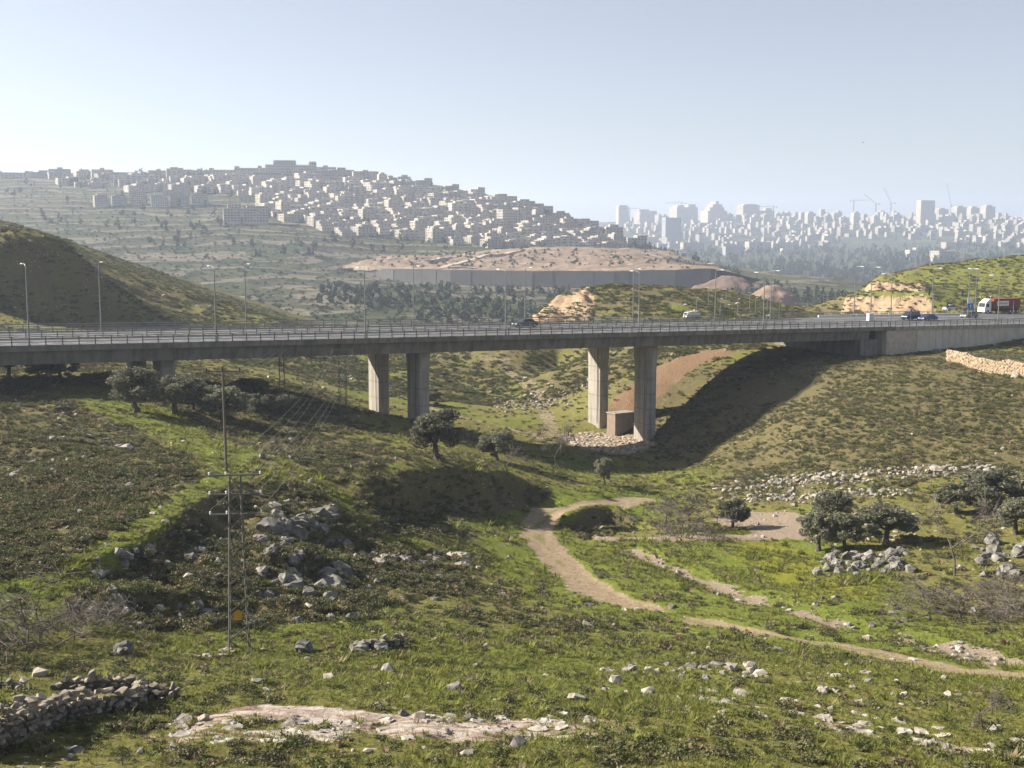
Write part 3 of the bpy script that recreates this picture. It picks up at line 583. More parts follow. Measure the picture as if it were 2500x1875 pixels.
site_road([(1075, 657), (1130, 640), (1180, 628), (1260, 618), (1340, 608)], 6, 'pale haul track climbing the mound')
site_road([(1040, 640), (1080, 634), (1120, 626)], 4, 'short pale track on the mound flank')
site_road([(1570, 618), (1620, 632), (1680, 645), (1750, 651)], 7, 'pale track curving down the mound end')

def mound(name, px, py, Y, rx, ry, h, m, label):
    c = atY(px, py, Y); n = 40; u = np.linspace(-1.25, 1.25, n); U, V = np.meshgrid(u, u); r = np.sqrt(U ** 2 + V ** 2); X = c.x + U * rx; Yv = c.y + V * ry
    Z = c.z + h * (1 - sstep(0, 1.15, r)) - 6 * sstep(.95, 1.3, r) + (fbm(X / 5, Yv / 5, 210, 4) - .5) * h * .35
    tag(link(name, mesh_np(name, np.stack([X, Yv, Z], -1).reshape(-1, 3), grid_faces(n, n), m, True)), label, kind='structure')
mound('red_earth_slope', 1778, 702, 905, 26, 24, 9, M_redearth, 'reddish earth slope at the end of the grey retaining wall')
mound('spoil_mound', 1885, 722, 780, 15, 14, 7, M_tan, 'small tan spoil mound beyond the rocky knob')
# ------------------------------------------------------------------ stuff scattering: one object, instances on the points of its own mesh
def scatter(name, pts, scl, rot, protos, label, tilt=None, idx=None, squash=None):
    """pts (n,3); protos: list of meshes.  The object is one mass (kind stuff)."""
    n = len(pts); me = bpy.data.meshes.new(name); me.vertices.add(n); me.vertices.foreach_set('co', np.asarray(pts, np.float32).ravel())
    scl = np.asarray(scl, np.float32)
    if scl.ndim == 1: scl = np.stack([scl, scl, scl * (1 if squash is None else squash)], -1)
    e = np.zeros((n, 3), np.float32); e[:, 2] = rot
    if tilt is not None: e[:, 0] = tilt[0]; e[:, 1] = tilt[1]
    a = me.attributes.new('sc', 'FLOAT_VECTOR', 'POINT'); a.data.foreach_set('vector', np.ascontiguousarray(scl).ravel())
    a = me.attributes.new('rt', 'FLOAT_VECTOR', 'POINT'); a.data.foreach_set('vector', e.ravel())
    a = me.attributes.new('ix', 'INT', 'POINT'); a.data.foreach_set('value', (rng.integers(0, len(protos), n) if idx is None else np.asarray(idx)).astype(np.int32))
    col = bpy.data.collections.new(name + '_kinds')
    for i, m in enumerate(protos): col.objects.link(bpy.data.objects.new('%s_kind%02d' % (name, i), m))
    g = bpy.data.node_groups.new(name, 'GeometryNodeTree'); N = g.nodes; L = g.links
    g.interface.new_socket('Geometry', in_out='INPUT', socket_type='NodeSocketGeometry'); g.interface.new_socket('Geometry', in_out='OUTPUT', socket_type='NodeSocketGeometry')
    gi = N.new('NodeGroupInput'); go = N.new('NodeGroupOutput'); ci = N.new('GeometryNodeCollectionInfo'); ci.inputs[0].default_value = col
    ci.inputs['Separate Children'].default_value = True; ci.inputs['Reset Children'].default_value = True
    ip = N.new('GeometryNodeInstanceOnPoints'); ip.inputs['Pick Instance'].default_value = True
    def at(nm, ty):
        k = N.new('GeometryNodeInputNamedAttribute'); k.data_type = ty; k.inputs[0].default_value = nm; return k.outputs[0]
    L.new(gi.outputs[0], ip.inputs['Points']); L.new(ci.outputs[0], ip.inputs['Instance']); L.new(at('ix', 'INT'), ip.inputs['Instance Index'])
    er = N.new('FunctionNodeEulerToRotation'); L.new(at('rt', 'FLOAT_VECTOR'), er.inputs[0]); L.new(er.outputs[0], ip.inputs['Rotation'])
    L.new(at('sc', 'FLOAT_VECTOR'), ip.inputs['Scale']); L.new(ip.outputs[0], go.inputs[0])
    o = link(name, me); mo = o.modifiers.new('scatter', 'NODES'); mo.node_group = g
    return tag(o, label, kind='stuff')

# ------------------------------------------------------------------ far buildings
M_stone = mat('jerusalem_limestone', [(0.33, 0.295, 0.245), (0.42, 0.38, 0.32), (0.50, 0.45, 0.38)], 0.12, 0.9, obj_rand=0.14)
M_stone2 = mat('city_stone', [(0.35, 0.31, 0.255), (0.45, 0.405, 0.34)], 0.05, 0.9, obj_rand=0.15)
M_greyb = mat('grey_cladding', [(0.30, 0.31, 0.33), (0.36, 0.37, 0.39)], 0.05, 0.7, obj_rand=0.1)
M_win = mat('dark_window', [(0.10, 0.10, 0.105), (0.16, 0.16, 0.165)], 0.3, 0.4, spec=0.5)
M_tank = mat('white_tank', [(0.75, 0.75, 0.73)], 1, 0.5)
M_redroof = mat('red_tile', [(0.28, 0.13, 0.09), (0.36, 0.18, 0.12)], 0.5, 0.9)
class Facade:
    def __init__(s): s.w = MB(); s.g = MB(); s.t = MB()
    def block(s, x0, x1, y0, y1, z0, z1, sh=3.1, cw=3.6, win=(0.42, 0.46), skip=0.12, par=0.7, depth=0.35, pt=0.3):
        """one storeyed mass with recessed windows on its four sides; z0 may lie below ground"""
        ns_ = max(1, int(round((z1 - max(z0, 0)) / sh)))
        def wall(o, u, L):
            nc = max(1, int(round(L / cw))); c = L / nc; nrm = Vector((u.y, -u.x, 0))
            P = lambda a, z, dd=0: o + u * a + Vector((0, 0, z)) - nrm * dd
            zb = max(z0, 0)
            if z0 < 0: s.w.add([P(0, z0), P(L, z0), P(L, 0), P(0, 0)], [(0, 1, 2, 3)])
            for r in range(ns_):
                a0 = zb + (z1 - zb) * r / ns_; a1 = zb + (z1 - zb) * (r + 1) / ns_
                for k in range(nc):
                    l, rr = k * c, (k + 1) * c
                    if random.random() < skip: s.w.add([P(l, a0), P(rr, a0), P(rr, a1), P(l, a1)], [(0, 1, 2, 3)]); continue
                    ww = win[0] * (1 if random.random() < .75 else 1.5); q0 = l + c * (1 - ww) / 2; q1 = rr - c * (1 - ww) / 2; b0 = a0 + (a1 - a0) * 0.3; b1 = b0 + (a1 - a0) * win[1]
                    s.w.add([P(l, a0), P(rr, a0), P(rr, a1), P(l, a1), P(q0, b0), P(q1, b0), P(q1, b1), P(q0, b1), P(q0, b0, depth), P(q1, b0, depth), P(q1, b1, depth), P(q0, b1, depth)],
                            [(0, 1, 5, 4), (1, 2, 6, 5), (2, 3, 7, 6), (3, 0, 4, 7), (4, 5, 9, 8), (5, 6, 10, 9), (6, 7, 11, 10), (7, 4, 8, 11)])
                    s.g.add([P(q0, b0, depth - .02), P(q1, b0, depth - .02), P(q1, b1, depth - .02), P(q0, b1, depth - .02)], [(0, 1, 2, 3)])
        X, Yv = Vector((1, 0, 0)), Vector((0, 1, 0))
        wall(Vector((x0, y0, 0)), X, x1 - x0); wall(Vector((x1, y0, 0)), Yv, y1 - y0); wall(Vector((x1, y1, 0)), -X, x1 - x0); wall(Vector((x0, y1, 0)), -Yv, y1 - y0)
        s.w.add([(x0, y0, z1), (x1, y0, z1), (x1, y1, z1), (x0, y1, z1)], [(0, 1, 2, 3)])
        if par:
            for a in ((x0, x1, y0, y0 + pt), (x0, x1, y1 - pt, y1), (x0, x0 + pt, y0 + pt, y1 - pt), (x1 - pt, x1, y0 + pt, y1 - pt)): s.w.box(*a, z1 + .003, z1 + par)
    def roof_things(s, x0, x1, y0, y1, z, n):
        for _ in range(n):
            x = random.uniform(x0 + 1, x1 - 2.4); y = random.uniform(y0 + 1, y1 - 2)
            s.t.tube((x, y, z + 1.1), (x + 1.4, y, z + 1.1), .38, n=8); s.t.box(x, x + 1.6, y - 1.2, y - .2, z + .25, z + .35)
    def make(s, name, ms):
        return s.w.mesh(name, ms), s.g.mesh('window_panes', M_win), (s.t.mesh('water_tanks', M_tank) if s.t.v else None)
def kindA(i):
    """stepped stone housing of the settlement hill; widths in metres"""
    f = Facade(); r = random.Random(100 + i).uniform; k = i % 8
    if k == 0: f.block(-9, 9, -6, 6, -8, 10); f.block(-4, 5, -3, 5, 10.01, 13); f.roof_things(-9, -4, -5, 5, 10, 3)
    elif k == 1: f.block(-14, 14, -6, 6, -8, 12.5); f.block(-14, -8, -8.5, -6.005, -8, 9); f.block(4, 10, -8.5, -6.005, -8, 9); f.block(-3, 3, -3, 3, 12.51, 15.2); f.roof_things(4, 14, -5, 5, 12.5, 5)
    elif k == 2: f.block(-7, 7, -5, 5, -8, 6.5); f.block(-7, 1, -2, 8, 6.51, 9.6); f.roof_things(-7, 0, -2, 7, 9.6, 2)
    elif k == 3: f.block(-11, 0, -6, 5, -8, 9.3); f.block(0.01, 10, -4, 7, -8, 12.4); f.roof_things(1, 9, -3, 6, 12.4, 3)
    elif k == 4: f.block(-18, -6, -6, 6, -8, 9.4); f.block(-5.99, 6, -5, 7, -8, 12.5); f.block(6.01, 18, -6.5, 5.5, -8, 9.4); f.roof_things(-17, -7, -5, 5, 9.4, 4)
    elif k == 5: f.block(-6, 6, -6, 6, -8, 15.6); f.block(-3, 3, -3, 3, 15.61, 18); f.block(6.01, 11, -4, 4, -8, 9.3)
    elif k == 6: f.block(-10, 10, -9, -3, -8, 3.2); f.block(-9, 9, -4.5, 2, -8, 6.4); f.block(-8, 8, 0, 7, -8, 9.6); f.roof_things(-8, 8, 1, 6, 9.6, 4)
    else: f.block(-20, 20, -5, 5, -8, 9.6, cw=4.2); f.block(-20, -15, -5.01, 5.01, 9.61, 12); f.block(10, 14, -5.01, 5.01, 9.61, 12.6)
    return f.make('settlement_block', [M_stone])
FORM_A = ['flat-roofed stone house with a small roof storey', 'long stone block with two projecting front bays', 'little stone house with a set-back upper floor', 'stone twin house of two unequal halves',
          'long stone row raised in its middle', 'tall narrow stone block with a low annex', 'stone house stepping up in three tiers', 'very long low stone row with stair heads on its roof']
FORM_B = ['broad pale slab with penthouse', 'square pale tower with penthouse', 'long pale block with roof heads', 'triple pale block, raised middle', 'pale tower with a lower wing', 'long low pale hall', 'pale block with stepped corner']
def place_bld(name, kit, loc, rz, label, group, s=(1, 1, 1), cat='building'):
    o = link(name, kit[0], None, loc, rz); o.scale = s
    w_ = link('window_panes', kit[1], o); w_['kind'] = 'stuff'
    if kit[2]: t_ = link('water_tanks', kit[2], o); t_['kind'] = 'stuff'
    return tag(o, label, cat, group, 'thing')
kitsA = [kindA(i) for i in range(8)]
def inpoly(x, y, poly):
    c = False; n = len(poly)
    for i in range(n):
        (x1, y1), (x2, y2) = poly[i], poly[i - 1]
        if (y1 > y) != (y2 > y) and x < (x2 - x1) * (y - y1) / (y2 - y1) + x1: c = not c
    return c
rA = random.Random(11); occupied = []
def free(p, r):
    for q, k in occupied:
        if (p.x - q.x) ** 2 + (p.y - q.y) ** 2 < (r + k) ** 2: return False
    occupied.append((p.copy(), r)); return True
# the ones that stand out first
def special(f, name, px, py, wpx, rz, label, hf, ms=None, cat='building', mshn=1.0):
    p = hf.hit(px, py)
    if p is None: return None
    s = wpx * p.y / F; kit = f.make(name, [ms or M_stone]); o = place_bld(name, kit, p, rz, label, None, (s, s, s), cat); free(p, s * 0.6); return o
def unit(blocks, tanks=0, **k):
    """blocks in units of the building's own width"""
    f = Facade()
    for b in blocks: f.block(*b, **k)
    return f
KW = dict(sh=0.07, cw=0.075, par=0.015, depth=0.008)
def tw(blocks, sh, cw, win=(0.5, 0.5), skip=0.05):
    f = Facade()
    for b in blocks: f.block(*b, sh=sh, cw=cw, win=win, skip=skip, par=sh * 0.22, depth=sh * 0.12, pt=sh * 0.1)
    return f
special(tw([(-.5, .5, -.2, .2, -.3, .22), (-.34, .10, -.15, .2, .2201, .31), (.36, .5, -.15, .15, .2201, .29), (-.62, -.5001, -.2, .2, -.3, .15), (-.75, -.1, -.45, -.2001, -.3, .06), (.02, .62, -.4, -.2001, -.3, .10), (.5001, .8, -.2, .2, -.3, .12)], .055, .05), 'hilltop_block', 710, 432, 120, R(12),
        'tallest long stone apartment complex crowning the settlement hill', HA)
special(tw([(-.5, .5, -.25, .25, -.4, .62), (.42, .56, -.27, .1, -.4, .72)], .12, .11, (0.4, 0.6)), 'sunlit_block', 1240, 545, 50, R(38), 'bright sunlit cream office block with tall window slots on the hill flank', HA)
special(tw([(-.5, .5, -.3, .3, -.4, .45), (-.2, .3, -.25, .2, .4501, .62)], .15, .14), 'corner_house', 1210, 497, 34, R(30), 'stone house standing alone below the end of the settlement skyline', HA)
special(tw([(-.5, .02, -.3, .3, -.5, .30), (.0201, .5, -.32, .2, -.5, .36), (-.4, -.1, -.2, .2, .3001, .40)], .06, .07), 'terrace_block', 600, 543, 105, R(14), 'pair of wide stone blocks on a raised wall at the settlement edge', HA)
for k, (px, wpx) in enumerate(((247, 40), (292, 42), (340, 46), (390, 48), (440, 50), (488, 48))):
    special(tw([(-.5, .40, -.3, .3, -.5, (.72, .58, .78, .62, .66, .55)[k]), (.4001, .5, -.2, .2, -.5, .5), (-.3, .1, -.2, .2, (.72, .58, .78, .62, .66, .55)[k] + .001, (.72, .58, .78, .62, .66, .55)[k] + .1)], .125, .13), 'row_block', px, 504 - 3 * (k % 3), wpx * .84, R((30, 22, 10, 18, 8, 16)[k]),
            ('sunlit end block of the free-standing row on the settlement hill' if k == 0 else 'grey shaded apartment block in the free-standing row on the settlement hill'), HA)
for o in list(C.objects):
    if o.name.startswith('row_block') and 'grey shaded' in o.get('label', ''): o['group'] = 'apartment row on the settlement hill'
# crest line, then the terraced rows
nA = 0
def ridge_y(px): return float(np.interp(px, [a[0] for a in A_pts[:16]], [a[1] for a in A_pts[:16]]))
for px in list(range(40, 620, 34)) + list(range(800, 1560, 30)):
    px += rA.uniform(-7, 7); p = HA.hit(px, ridge_y(px) + 7)
    if p is None or not free(p, 12): continue
    big = px < 950
    kk = rA.choice([1, 4, 7, 7] if big else [0, 3, 2, 4])
    place_bld('crest_building', kitsA[kk], p - Vector((0, 0, 1.5)), R(rA.uniform(5, 28)), FORM_A[kk] + (' on the broad hill crest' if big else ' on the falling end of the hill crest'), 'housing on the settlement crest', (rA.uniform(.9, 1.25), 1, rA.uniform(.75, 1.05)))
    nA += 1
polyA = [(520, 445), (640, 440), (800, 440), (1000, 455), (1200, 500), (1340, 535), (1450, 570), (1560, 600), (1500, 606), (1340, 606), (1180, 604), (1000, 585), (830, 572), (790, 560), (700, 540), (640, 520), (560, 470)]
polyL = [(60, 425), (520, 430), (520, 470), (430, 480), (230, 462), (120, 445)]
y = 436
while y < 606:
    x = 50 + rA.uniform(0, 20)
    while x < 1580:
        px, py = x + rA.uniform(-5, 5), y + rA.uniform(-3, 3)
        inA = inpoly(px, py, polyA); inL = inpoly(px, py, polyL)
        if (inA and rA.random() < 0.93) or (inL and rA.random() < 0.7):
            p = HA.hit(px, py)
            if p is not None and free(p, 7.0 if inA else 9):
                low = py > 540 or px > 1300
                kk = rA.choice([0, 2, 2, 3, 6, 6, 0, 5] if low else [0, 1, 2, 3, 4, 5, 6, 3])
                zone = ' beside the crest left of the hilltop complex' if px < 560 else ' right below the hilltop complex' if px < 800 and not low else ' on the middle terraces of the settlement' if not low else ' on the lowest terraces above open hillside' if px < 1000 else ' on the terraces above the earth mound' if px < 1300 else ' where the settlement thins out downhill'
                place_bld('hillside_house', kitsA[kk], p - Vector((0, 0, .5)), R(rA.choice([14, 22, 30, 36, 40]) + rA.uniform(-4, 4)), FORM_A[kk] + zone,
                          'houses on the lower terraces' if low else 'blocks on the upper terraces', (rA.choice([.9, 1.1, 1.3, 1.7, 2.1]) * (.9 if low else 1.0), rA.uniform(.9, 1.2), rA.uniform(.5, .95)))
                nA += 1
        x += 23 if y > 500 else 28
    y += 10.5
print('settlement buildings', nA)
# terrace walls under the rows
for k in range(46):
    px = rA.uniform(560, 1420); y0 = ridge_y(px); py = rA.uniform(y0 + 22, min(600, y0 + 150))
    if not inpoly(px, py, polyA): continue
    p = HA.hit(px, py)
    if p is None: continue
    L = rA.uniform(18, 42); hh = rA.uniform(2.5, 5); o = link('terrace_wall', None, None, p, R(rA.uniform(-4, 14)))
    for i in range(int(L / 6)): mb = MB(); mb.box(-L / 2 + i * 6 + .05, -L / 2 + i * 6 + 5.95, -.6, .6, -9, hh + (i % 3 == 0) * .4); mb.build('wall_panel', M_stone, o)
    tag(o, 'long stone terrace wall ' + ('below the hilltop complex' if px < 800 else 'between the middle terraces' if px < 1100 else 'on the falling end of the settlement'), 'wall', 'terrace walls of the settlement', 'thing')

# ------------------------------------------------------------------ city skyline
def kindB(i):
    f = Facade(); k = i % 7; a = dict(sh=4.2, cw=6, depth=.6, par=1.2)
    if k == 0: f.block(-16, 16, -9, 9, -25, 30, **a); f.block(-6, 6, -5, 5, 30.01, 36, **a)
    elif k == 1: f.block(-11, 11, -10, 10, -25, 42, **a); f.block(-4, 8, -5, 5, 42.01, 47, **a)
    elif k == 2: f.block(-24, 24, -8, 8, -25, 20, **a); f.block(-24, -16, -8.01, 8.01, 20.01, 25, **a); f.block(8, 16, -8.01, 8.01, 20.01, 27, **a)
    elif k == 3: f.block(-20, -7, -8, 8, -25, 26, **a); f.block(-6.99, 7, -9, 9, -25, 34, **a); f.block(7.01, 20, -8, 8, -25, 24, **a)
    elif k == 4: f.block(-9, 9, -9, 9, -25, 34, **a); f.block(9.01, 16, -6, 6, -25, 22, **a)
    elif k == 5: f.block(-30, 30, -10, 10, -25, 13, **a)
    else: f.block(-14, 14, -8, 8, -25, 24, **a); f.block(-14, -2, -8.01, 3, 24.01, 32, **a); f.block(-12, -6, -6, 0, 32.01, 37, **a)
    return f.make('city_block', [M_stone2])
kitsB = [kindB(i) for i in range(7)]
def tower(px, py, wpx, hpx, rz, label, extra=(), name='city_tower', ms=None, aspect=0.8, sh=4.0, lo=None):
    p = HB.hit(px, py, lo)
    if p is None: return None
    k = p.y / F; wd, hh = wpx * k / (math.cos(rz) + aspect * abs(math.sin(rz)) * .55), hpx * k * .84; d = wd * aspect; f = Facade(); a = dict(sh=sh, cw=5.0, depth=.6, par=1.2)
    f.block(-wd / 2, wd / 2, -d / 2, d / 2, -25, hh, **a)
    for x0, x1, z0, z1 in extra: f.block(x0 * wd, x1 * wd, -d * .35, d * .35, hh * z0 + .01, hh * z1, **a)
    kit = f.make(name, [ms or M_stone2]); o = place_bld(name, kit, p, rz, label, None); free(p, wd * .6); return o, p, wd, hh
rz = R(10)
tower(1519, 548, 28, 50, R(14), 'slim isolated tower at the left end of the city skyline', [(-.4, .4, 1, 1.08)])
tower(1639, 594, 44, 72, R(18), 'broad plain grey tower block rising in front of the city ridge', [], 'grey_tower', M_greyb, .5)
tower(1575, 545, 48, 34, R(20), 'stepped pale block left of the broad grey tower', [(-.5, .1, 1, 1.12)])
tower(1668, 545, 60, 44, R(18), 'cluster of linked stone towers behind the broad grey tower', [(-.4, -.1, 1, 1.12), (.1, .45, 1, 1.2)])
tower(1742, 545, 56, 34, R(18), 'pyramid-like stepped stone complex on the city skyline', [(-.35, .4, 1, 1.3), (-.2, .3, 1.3, 1.55), (-.05, .12, 1.55, 1.8)])
tower(1825, 540, 48, 44, R(18), 'massive block with a low vaulted roof on the city skyline', [(-.35, .4, 1, 1.07)])
t_ = tower(2020, 520, 29, 36, R(22), 'narrow tower with twin antennas on the city skyline', [(-.2, .25, 1, 1.14)])
if t_:
    for dx in (-2.5, 3):
        mb = MB(); mb.tube((dx, 0, t_[3] * 1.1), (dx, 0, t_[3] * 1.1 + 24), .9, .5); a_ = mb.build('antenna', M_greyb, t_[0])
tower(2211, 526, 50, 54, R(20), 'wide pale high-rise with a flat crown, tallest of the city', [(-.4, .36, 1, 1.07)])
tower(2258, 545, 40, 64, R(16), 'ribbed high-rise slab beside the tallest tower', [], aspect=.5)
for px, hh in ((2296, 28), (2340, 34), (2374, 32), (2410, 36)): tower(px, 536, 30, hh, R(18), 'square block in the row of four on the right city skyline', [(-.3, .2, 1, 1.12)], 'row_tower')
for o in C.objects:
    if o.name.startswith('row_tower'): o['group'] = 'four blocks on the right skyline'
tower(1860, 536, 56, 24, R(16), 'long low institutional building with tall arches on the ridge', [(.1, .4, 1, 1.3)], aspect=.4)
tower(2225, 634, 26, 26, R(18), 'lone cream block above the green hill with a stair tower', [(.3, .5, 1, 1.25)], 'valley_block', lo=1900)
tower(2300, 638, 50, 28, R(18), 'wide cream apartment building with dark windows above the green hill', [], 'valley_block', lo=1900)
tower(2330, 606, 60, 16, R(12), 'long flat-roofed hall behind the wide cream apartment building', [], 'valley_hall', lo=1900, aspect=.4)
tower(1790, 624, 50, 24, R(14), 'low hangar-like hall at the foot of the city ridge', [], 'valley_hall', M_greyb, .4, lo=1900)
tower(1690, 612, 56, 22, R(14), 'long pale workshop hall left of the hangar at the ridge foot', [], 'valley_hall', lo=1900, aspect=.4)
tower(1850, 612, 60, 24, R(16), 'pale multi-storey car park at the foot of the ridge', [], 'valley_hall', lo=1900, aspect=.4)
tower(1950, 620, 90, 14, R(10), 'very long low white hall beside the wooded valley', [], 'valley_hall', lo=1900, aspect=.2)
nB = 0; rB = random.Random(5); yy = 522
while yy < 604:
    x = 1480 + rB.uniform(0, 20)
    while x < 2520:
        px, py = x + rB.uniform(-6, 6), yy + rB.uniform(-3, 3); edge_l = 1500 + (py - 540) * 1.6
        gap = 2060 < px < 2330 and py > 585
        if px > edge_l and not gap and rB.random() < (0.95 if py < 575 else 0.7):
            p = HB.hit(px, py)
            if p is not None and free(p, 11.5):
                cr = py < 548; sl = rB.uniform(.75, 1.1) * (1 if cr else .8)
                kk = rB.choice([0, 1, 3, 3, 4, 6, 2] if cr else [0, 2, 3, 4, 4, 5, 6])
                zone = (' on the city crest' if cr else ' on the city slope') + (' near the grey tower' if px < 1760 else ' beside the antenna tower' if px < 2000 else ' below the tallest towers' if px < 2290 else ' near the row of four blocks')
                place_bld('city_building', kitsB[kk], p - Vector((0, 0, 2)), R(rB.choice([10, 16, 24, 32]) + rB.uniform(-3, 3)), FORM_B[kk] + zone, 'buildings on the city crest' if cr else 'buildings on the city slope', (sl * rB.uniform(.7, 1), sl, sl * rB.uniform(.6, .95))); nB += 1
        x += 22 if yy < 550 else 23
    yy += 9
print('city buildings', nB)
# tower cranes
def crane(px, py, Y, h, jib, ang, luff, label):
    p = atY(px, py, Y); p.z -= 0; o = link('tower_crane', None, None, p, ang); mb = MB(); w_ = 1.3
    for sx in (-1, 1):
        for sy in (-1, 1): mb.bar((sx * w_, sy * w_, -20), (sx * w_, sy * w_, h), .8, .8)
    for k in range(int(h / 5)): mb.bar((-w_, -w_, k * 5), (w_, -w_, k * 5 + 5), .5, .5); mb.bar((w_, w_, k * 5), (-w_, w_, k * 5 + 5), .5, .5)
    mb.build('mast', M_crane, o); mb = MB(); a = R(luff); d = Vector((math.cos(a), 0, math.sin(a)))
    for sy in (-1, 1): mb.bar((0, sy, h), Vector((0, sy, h)) + d * jib, .8, .8)
    mb.bar((0, 0, h + 2), Vector((0, 0, h + 1.5)) + d * jib, .8, .8)
    for k in range(int(jib / 5)): mb.bar(Vector((0, -1, h)) + d * (k * 5), Vector((0, 1, h)) + d * (k * 5 + 5), .4, .4)
    mb.build('jib', M_crane, o); mb = MB(); mb.box(-jib * .28, 0, -1, 1, h - .6, h + .4); mb.box(-jib * .28, -jib * .28 + 5, -1.2, 1.2, h - 4, h - .6); mb.build('counter_jib', M_crane, o)
    mb = MB(); mb.box(-1.6, 1.6, -1.6, 1.6, h - 3.5, h + 1); mb.build('cab', M_crane, o)
    if luff < 5: mb = MB(); mb.bar((0, 0, h), (0, 0, h + 8), 1, 1); mb.bar((0, 0, h + 8), (jib * .6, 0, h + 1), .3, .3); mb.build('apex', M_crane, o)
    return tag(o, label, 'crane')
M_crane = mat('crane_steel', [(0.14, 0.13, 0.12), (0.2, 0.18, 0.16)], 1, 0.6)
crane(1537, 530, 4500, 30, 36, 0, 0, 'small tower crane beside the slim isolated tower')
crane(1664, 535, 4500, 58, 60, R(180), 0, 'tower crane with a long level jib over the linked towers')
crane(1888, 515, 4600, 16, 50, R(180), 0, 'low tower crane with a level jib on the middle of the skyline')
crane(2084, 510, 4600, 30, 55, R(0), 2, 'tower crane with a level jib right of the antenna tower')
crane(2138, 512, 4600, 22, 55, R(180), 38, 'luffing crane with its jib low over a stone block')
crane(2175, 510, 4600, 22, 62, R(180), 62, 'luffing crane with its jib raised left of the tallest tower')
crane(2322, 515, 4600, 20, 85, R(180), 76, 'luffing crane with its jib raised almost upright over the row of four')
# ------------------------------------------------------------------ plants and stones
def leaf_mat(name, cols, tr=0.25, rnd=0.2, sc_=1.5):
    m = mat(name, cols, sc_, 0.75, obj_rand=rnd, spec=0.25); ns, ls = nodes(m); b = ns['Principled BSDF']; out = ns['Material Output']
    t = ns.new('ShaderNodeBsdfTranslucent'); x = ns.new('ShaderNodeMixShader'); x.inputs[0].default_value = tr
    ls.new(b.inputs['Base Color'].links[0].from_socket, t.inputs[0]); ls.new(b.outputs[0], x.inputs[1]); ls.new(t.outputs[0], x.inputs[2]); ls.new(x.outputs[0], out.inputs[0]); return m
M_olive = leaf_mat('olive_leaves', [(0.115, 0.115, 0.072), (0.18, 0.178, 0.118), (0.26, 0.255, 0.185)], .32)
M_shrub = leaf_mat('thorny_shrub', [(0.082, 0.080, 0.038), (0.138, 0.130, 0.062), (0.195, 0.178, 0.095)], .15, .35)
M_shrubg = leaf_mat('green_shrub', [(0.05, 0.062, 0.018), (0.092, 0.104, 0.032), (0.14, 0.146, 0.052)], .25, .3)
M_dry = leaf_mat('dry_brush', [(0.14, 0.105, 0.058), (0.20, 0.155, 0.09), (0.27, 0.21, 0.13)], .2, .3)
M_tuft = leaf_mat('grass_blades', [(0.125, 0.145, 0.028), (0.19, 0.205, 0.042), (0.26, 0.26, 0.075)], .45, .3)
M_conif = leaf_mat('conifer_needles', [(0.018, 0.030, 0.014), (0.035, 0.050, 0.024), (0.05, 0.066, 0.034)], .1, .25)
M_bark = mat('olive_bark', [(0.06, 0.05, 0.04), (0.13, 0.11, 0.09)], 6, 0.95, 0.02, 20)
M_twig = mat('bare_twigs', [(0.09, 0.075, 0.062), (0.17, 0.145, 0.12)], 3, 0.95)
M_rock = mat('grey_limestone', [(0.07, 0.066, 0.058), (0.14, 0.13, 0.115), (0.22, 0.205, 0.18), (0.32, 0.30, 0.26)], 2.2, 0.95, 0.05, 6, obj_rand=.25)
M_rockw = mat('pale_limestone', [(0.20, 0.17, 0.135), (0.34, 0.30, 0.25), (0.47, 0.43, 0.37)], 1.3, 0.95, 0.05, 6, obj_rand=.2)
def leaves(centers, radii, n, size, r, flat=1.0, tri=False, up=0.0):
    """n small leaf faces spread through a set of ellipsoid clumps"""
    c = np.asarray(centers, float); rad = np.asarray(radii, float); k = r.integers(0, len(c), n)
    d = r.normal(size=(n, 3)); d /= np.linalg.norm(d, axis=1)[:, None]; q = r.random(n) ** 0.45
    p = c[k] + d * q[:, None] * rad[k][:, None] * np.array([1, 1, flat])
    a = r.normal(size=(n, 3)); a[:, 2] += up; a /= np.linalg.norm(a, axis=1)[:, None]; b = np.cross(a, r.normal(size=(n, 3))); b /= np.linalg.norm(b, axis=1)[:, None]
    s = size * (0.6 + 0.8 * r.random(n))[:, None]
    if tri:
        v = np.stack([p - b * s * .5, p + b * s * .5, p + a * s], 1).reshape(-1, 3); return v, np.arange(3 * n).reshape(-1, 3)
    v = np.stack([p - a * s * .7, p + b * s * .35, p + a * s * .7, p - b * s * .35], 1).reshape(-1, 3); return v, np.arange(4 * n).reshape(-1, 4)
def shrub_mesh(seed, m, n=190, size=0.115, h=0.55, lob=6):
    r = np.random.default_rng(seed); c = r.normal(size=(lob, 3)) * np.array([.26, .26, .06]); c[:, 2] = np.abs(c[:, 2]) + h * .3
    v, f = leaves(c, r.uniform(.24, .36, lob), n, size, r, h * 1.3, True, .5); v[:, 2] = np.maximum(v[:, 2], -.05); return mesh_np('shrub', v, f, m)
def tuft_mesh(seed, m, n=16, h=1.0, sp=.35):
    r = np.random.default_rng(seed); v = []; f = []
    for i in range(n):
        a = r.uniform(0, 6.28); p = np.array([math.cos(a), math.sin(a), 0]) * r.uniform(0, sp); t = p + np.array([math.cos(a) * r.uniform(.05, .5), math.sin(a) * r.uniform(.05, .5), h * r.uniform(.5, 1)]); s = np.array([-math.sin(a), math.cos(a), 0]) * .06
        v += [p - s, p + s, t]; f.append((3 * i, 3 * i + 1, 3 * i + 2))
    return mesh_np('tuft', v, f, m)
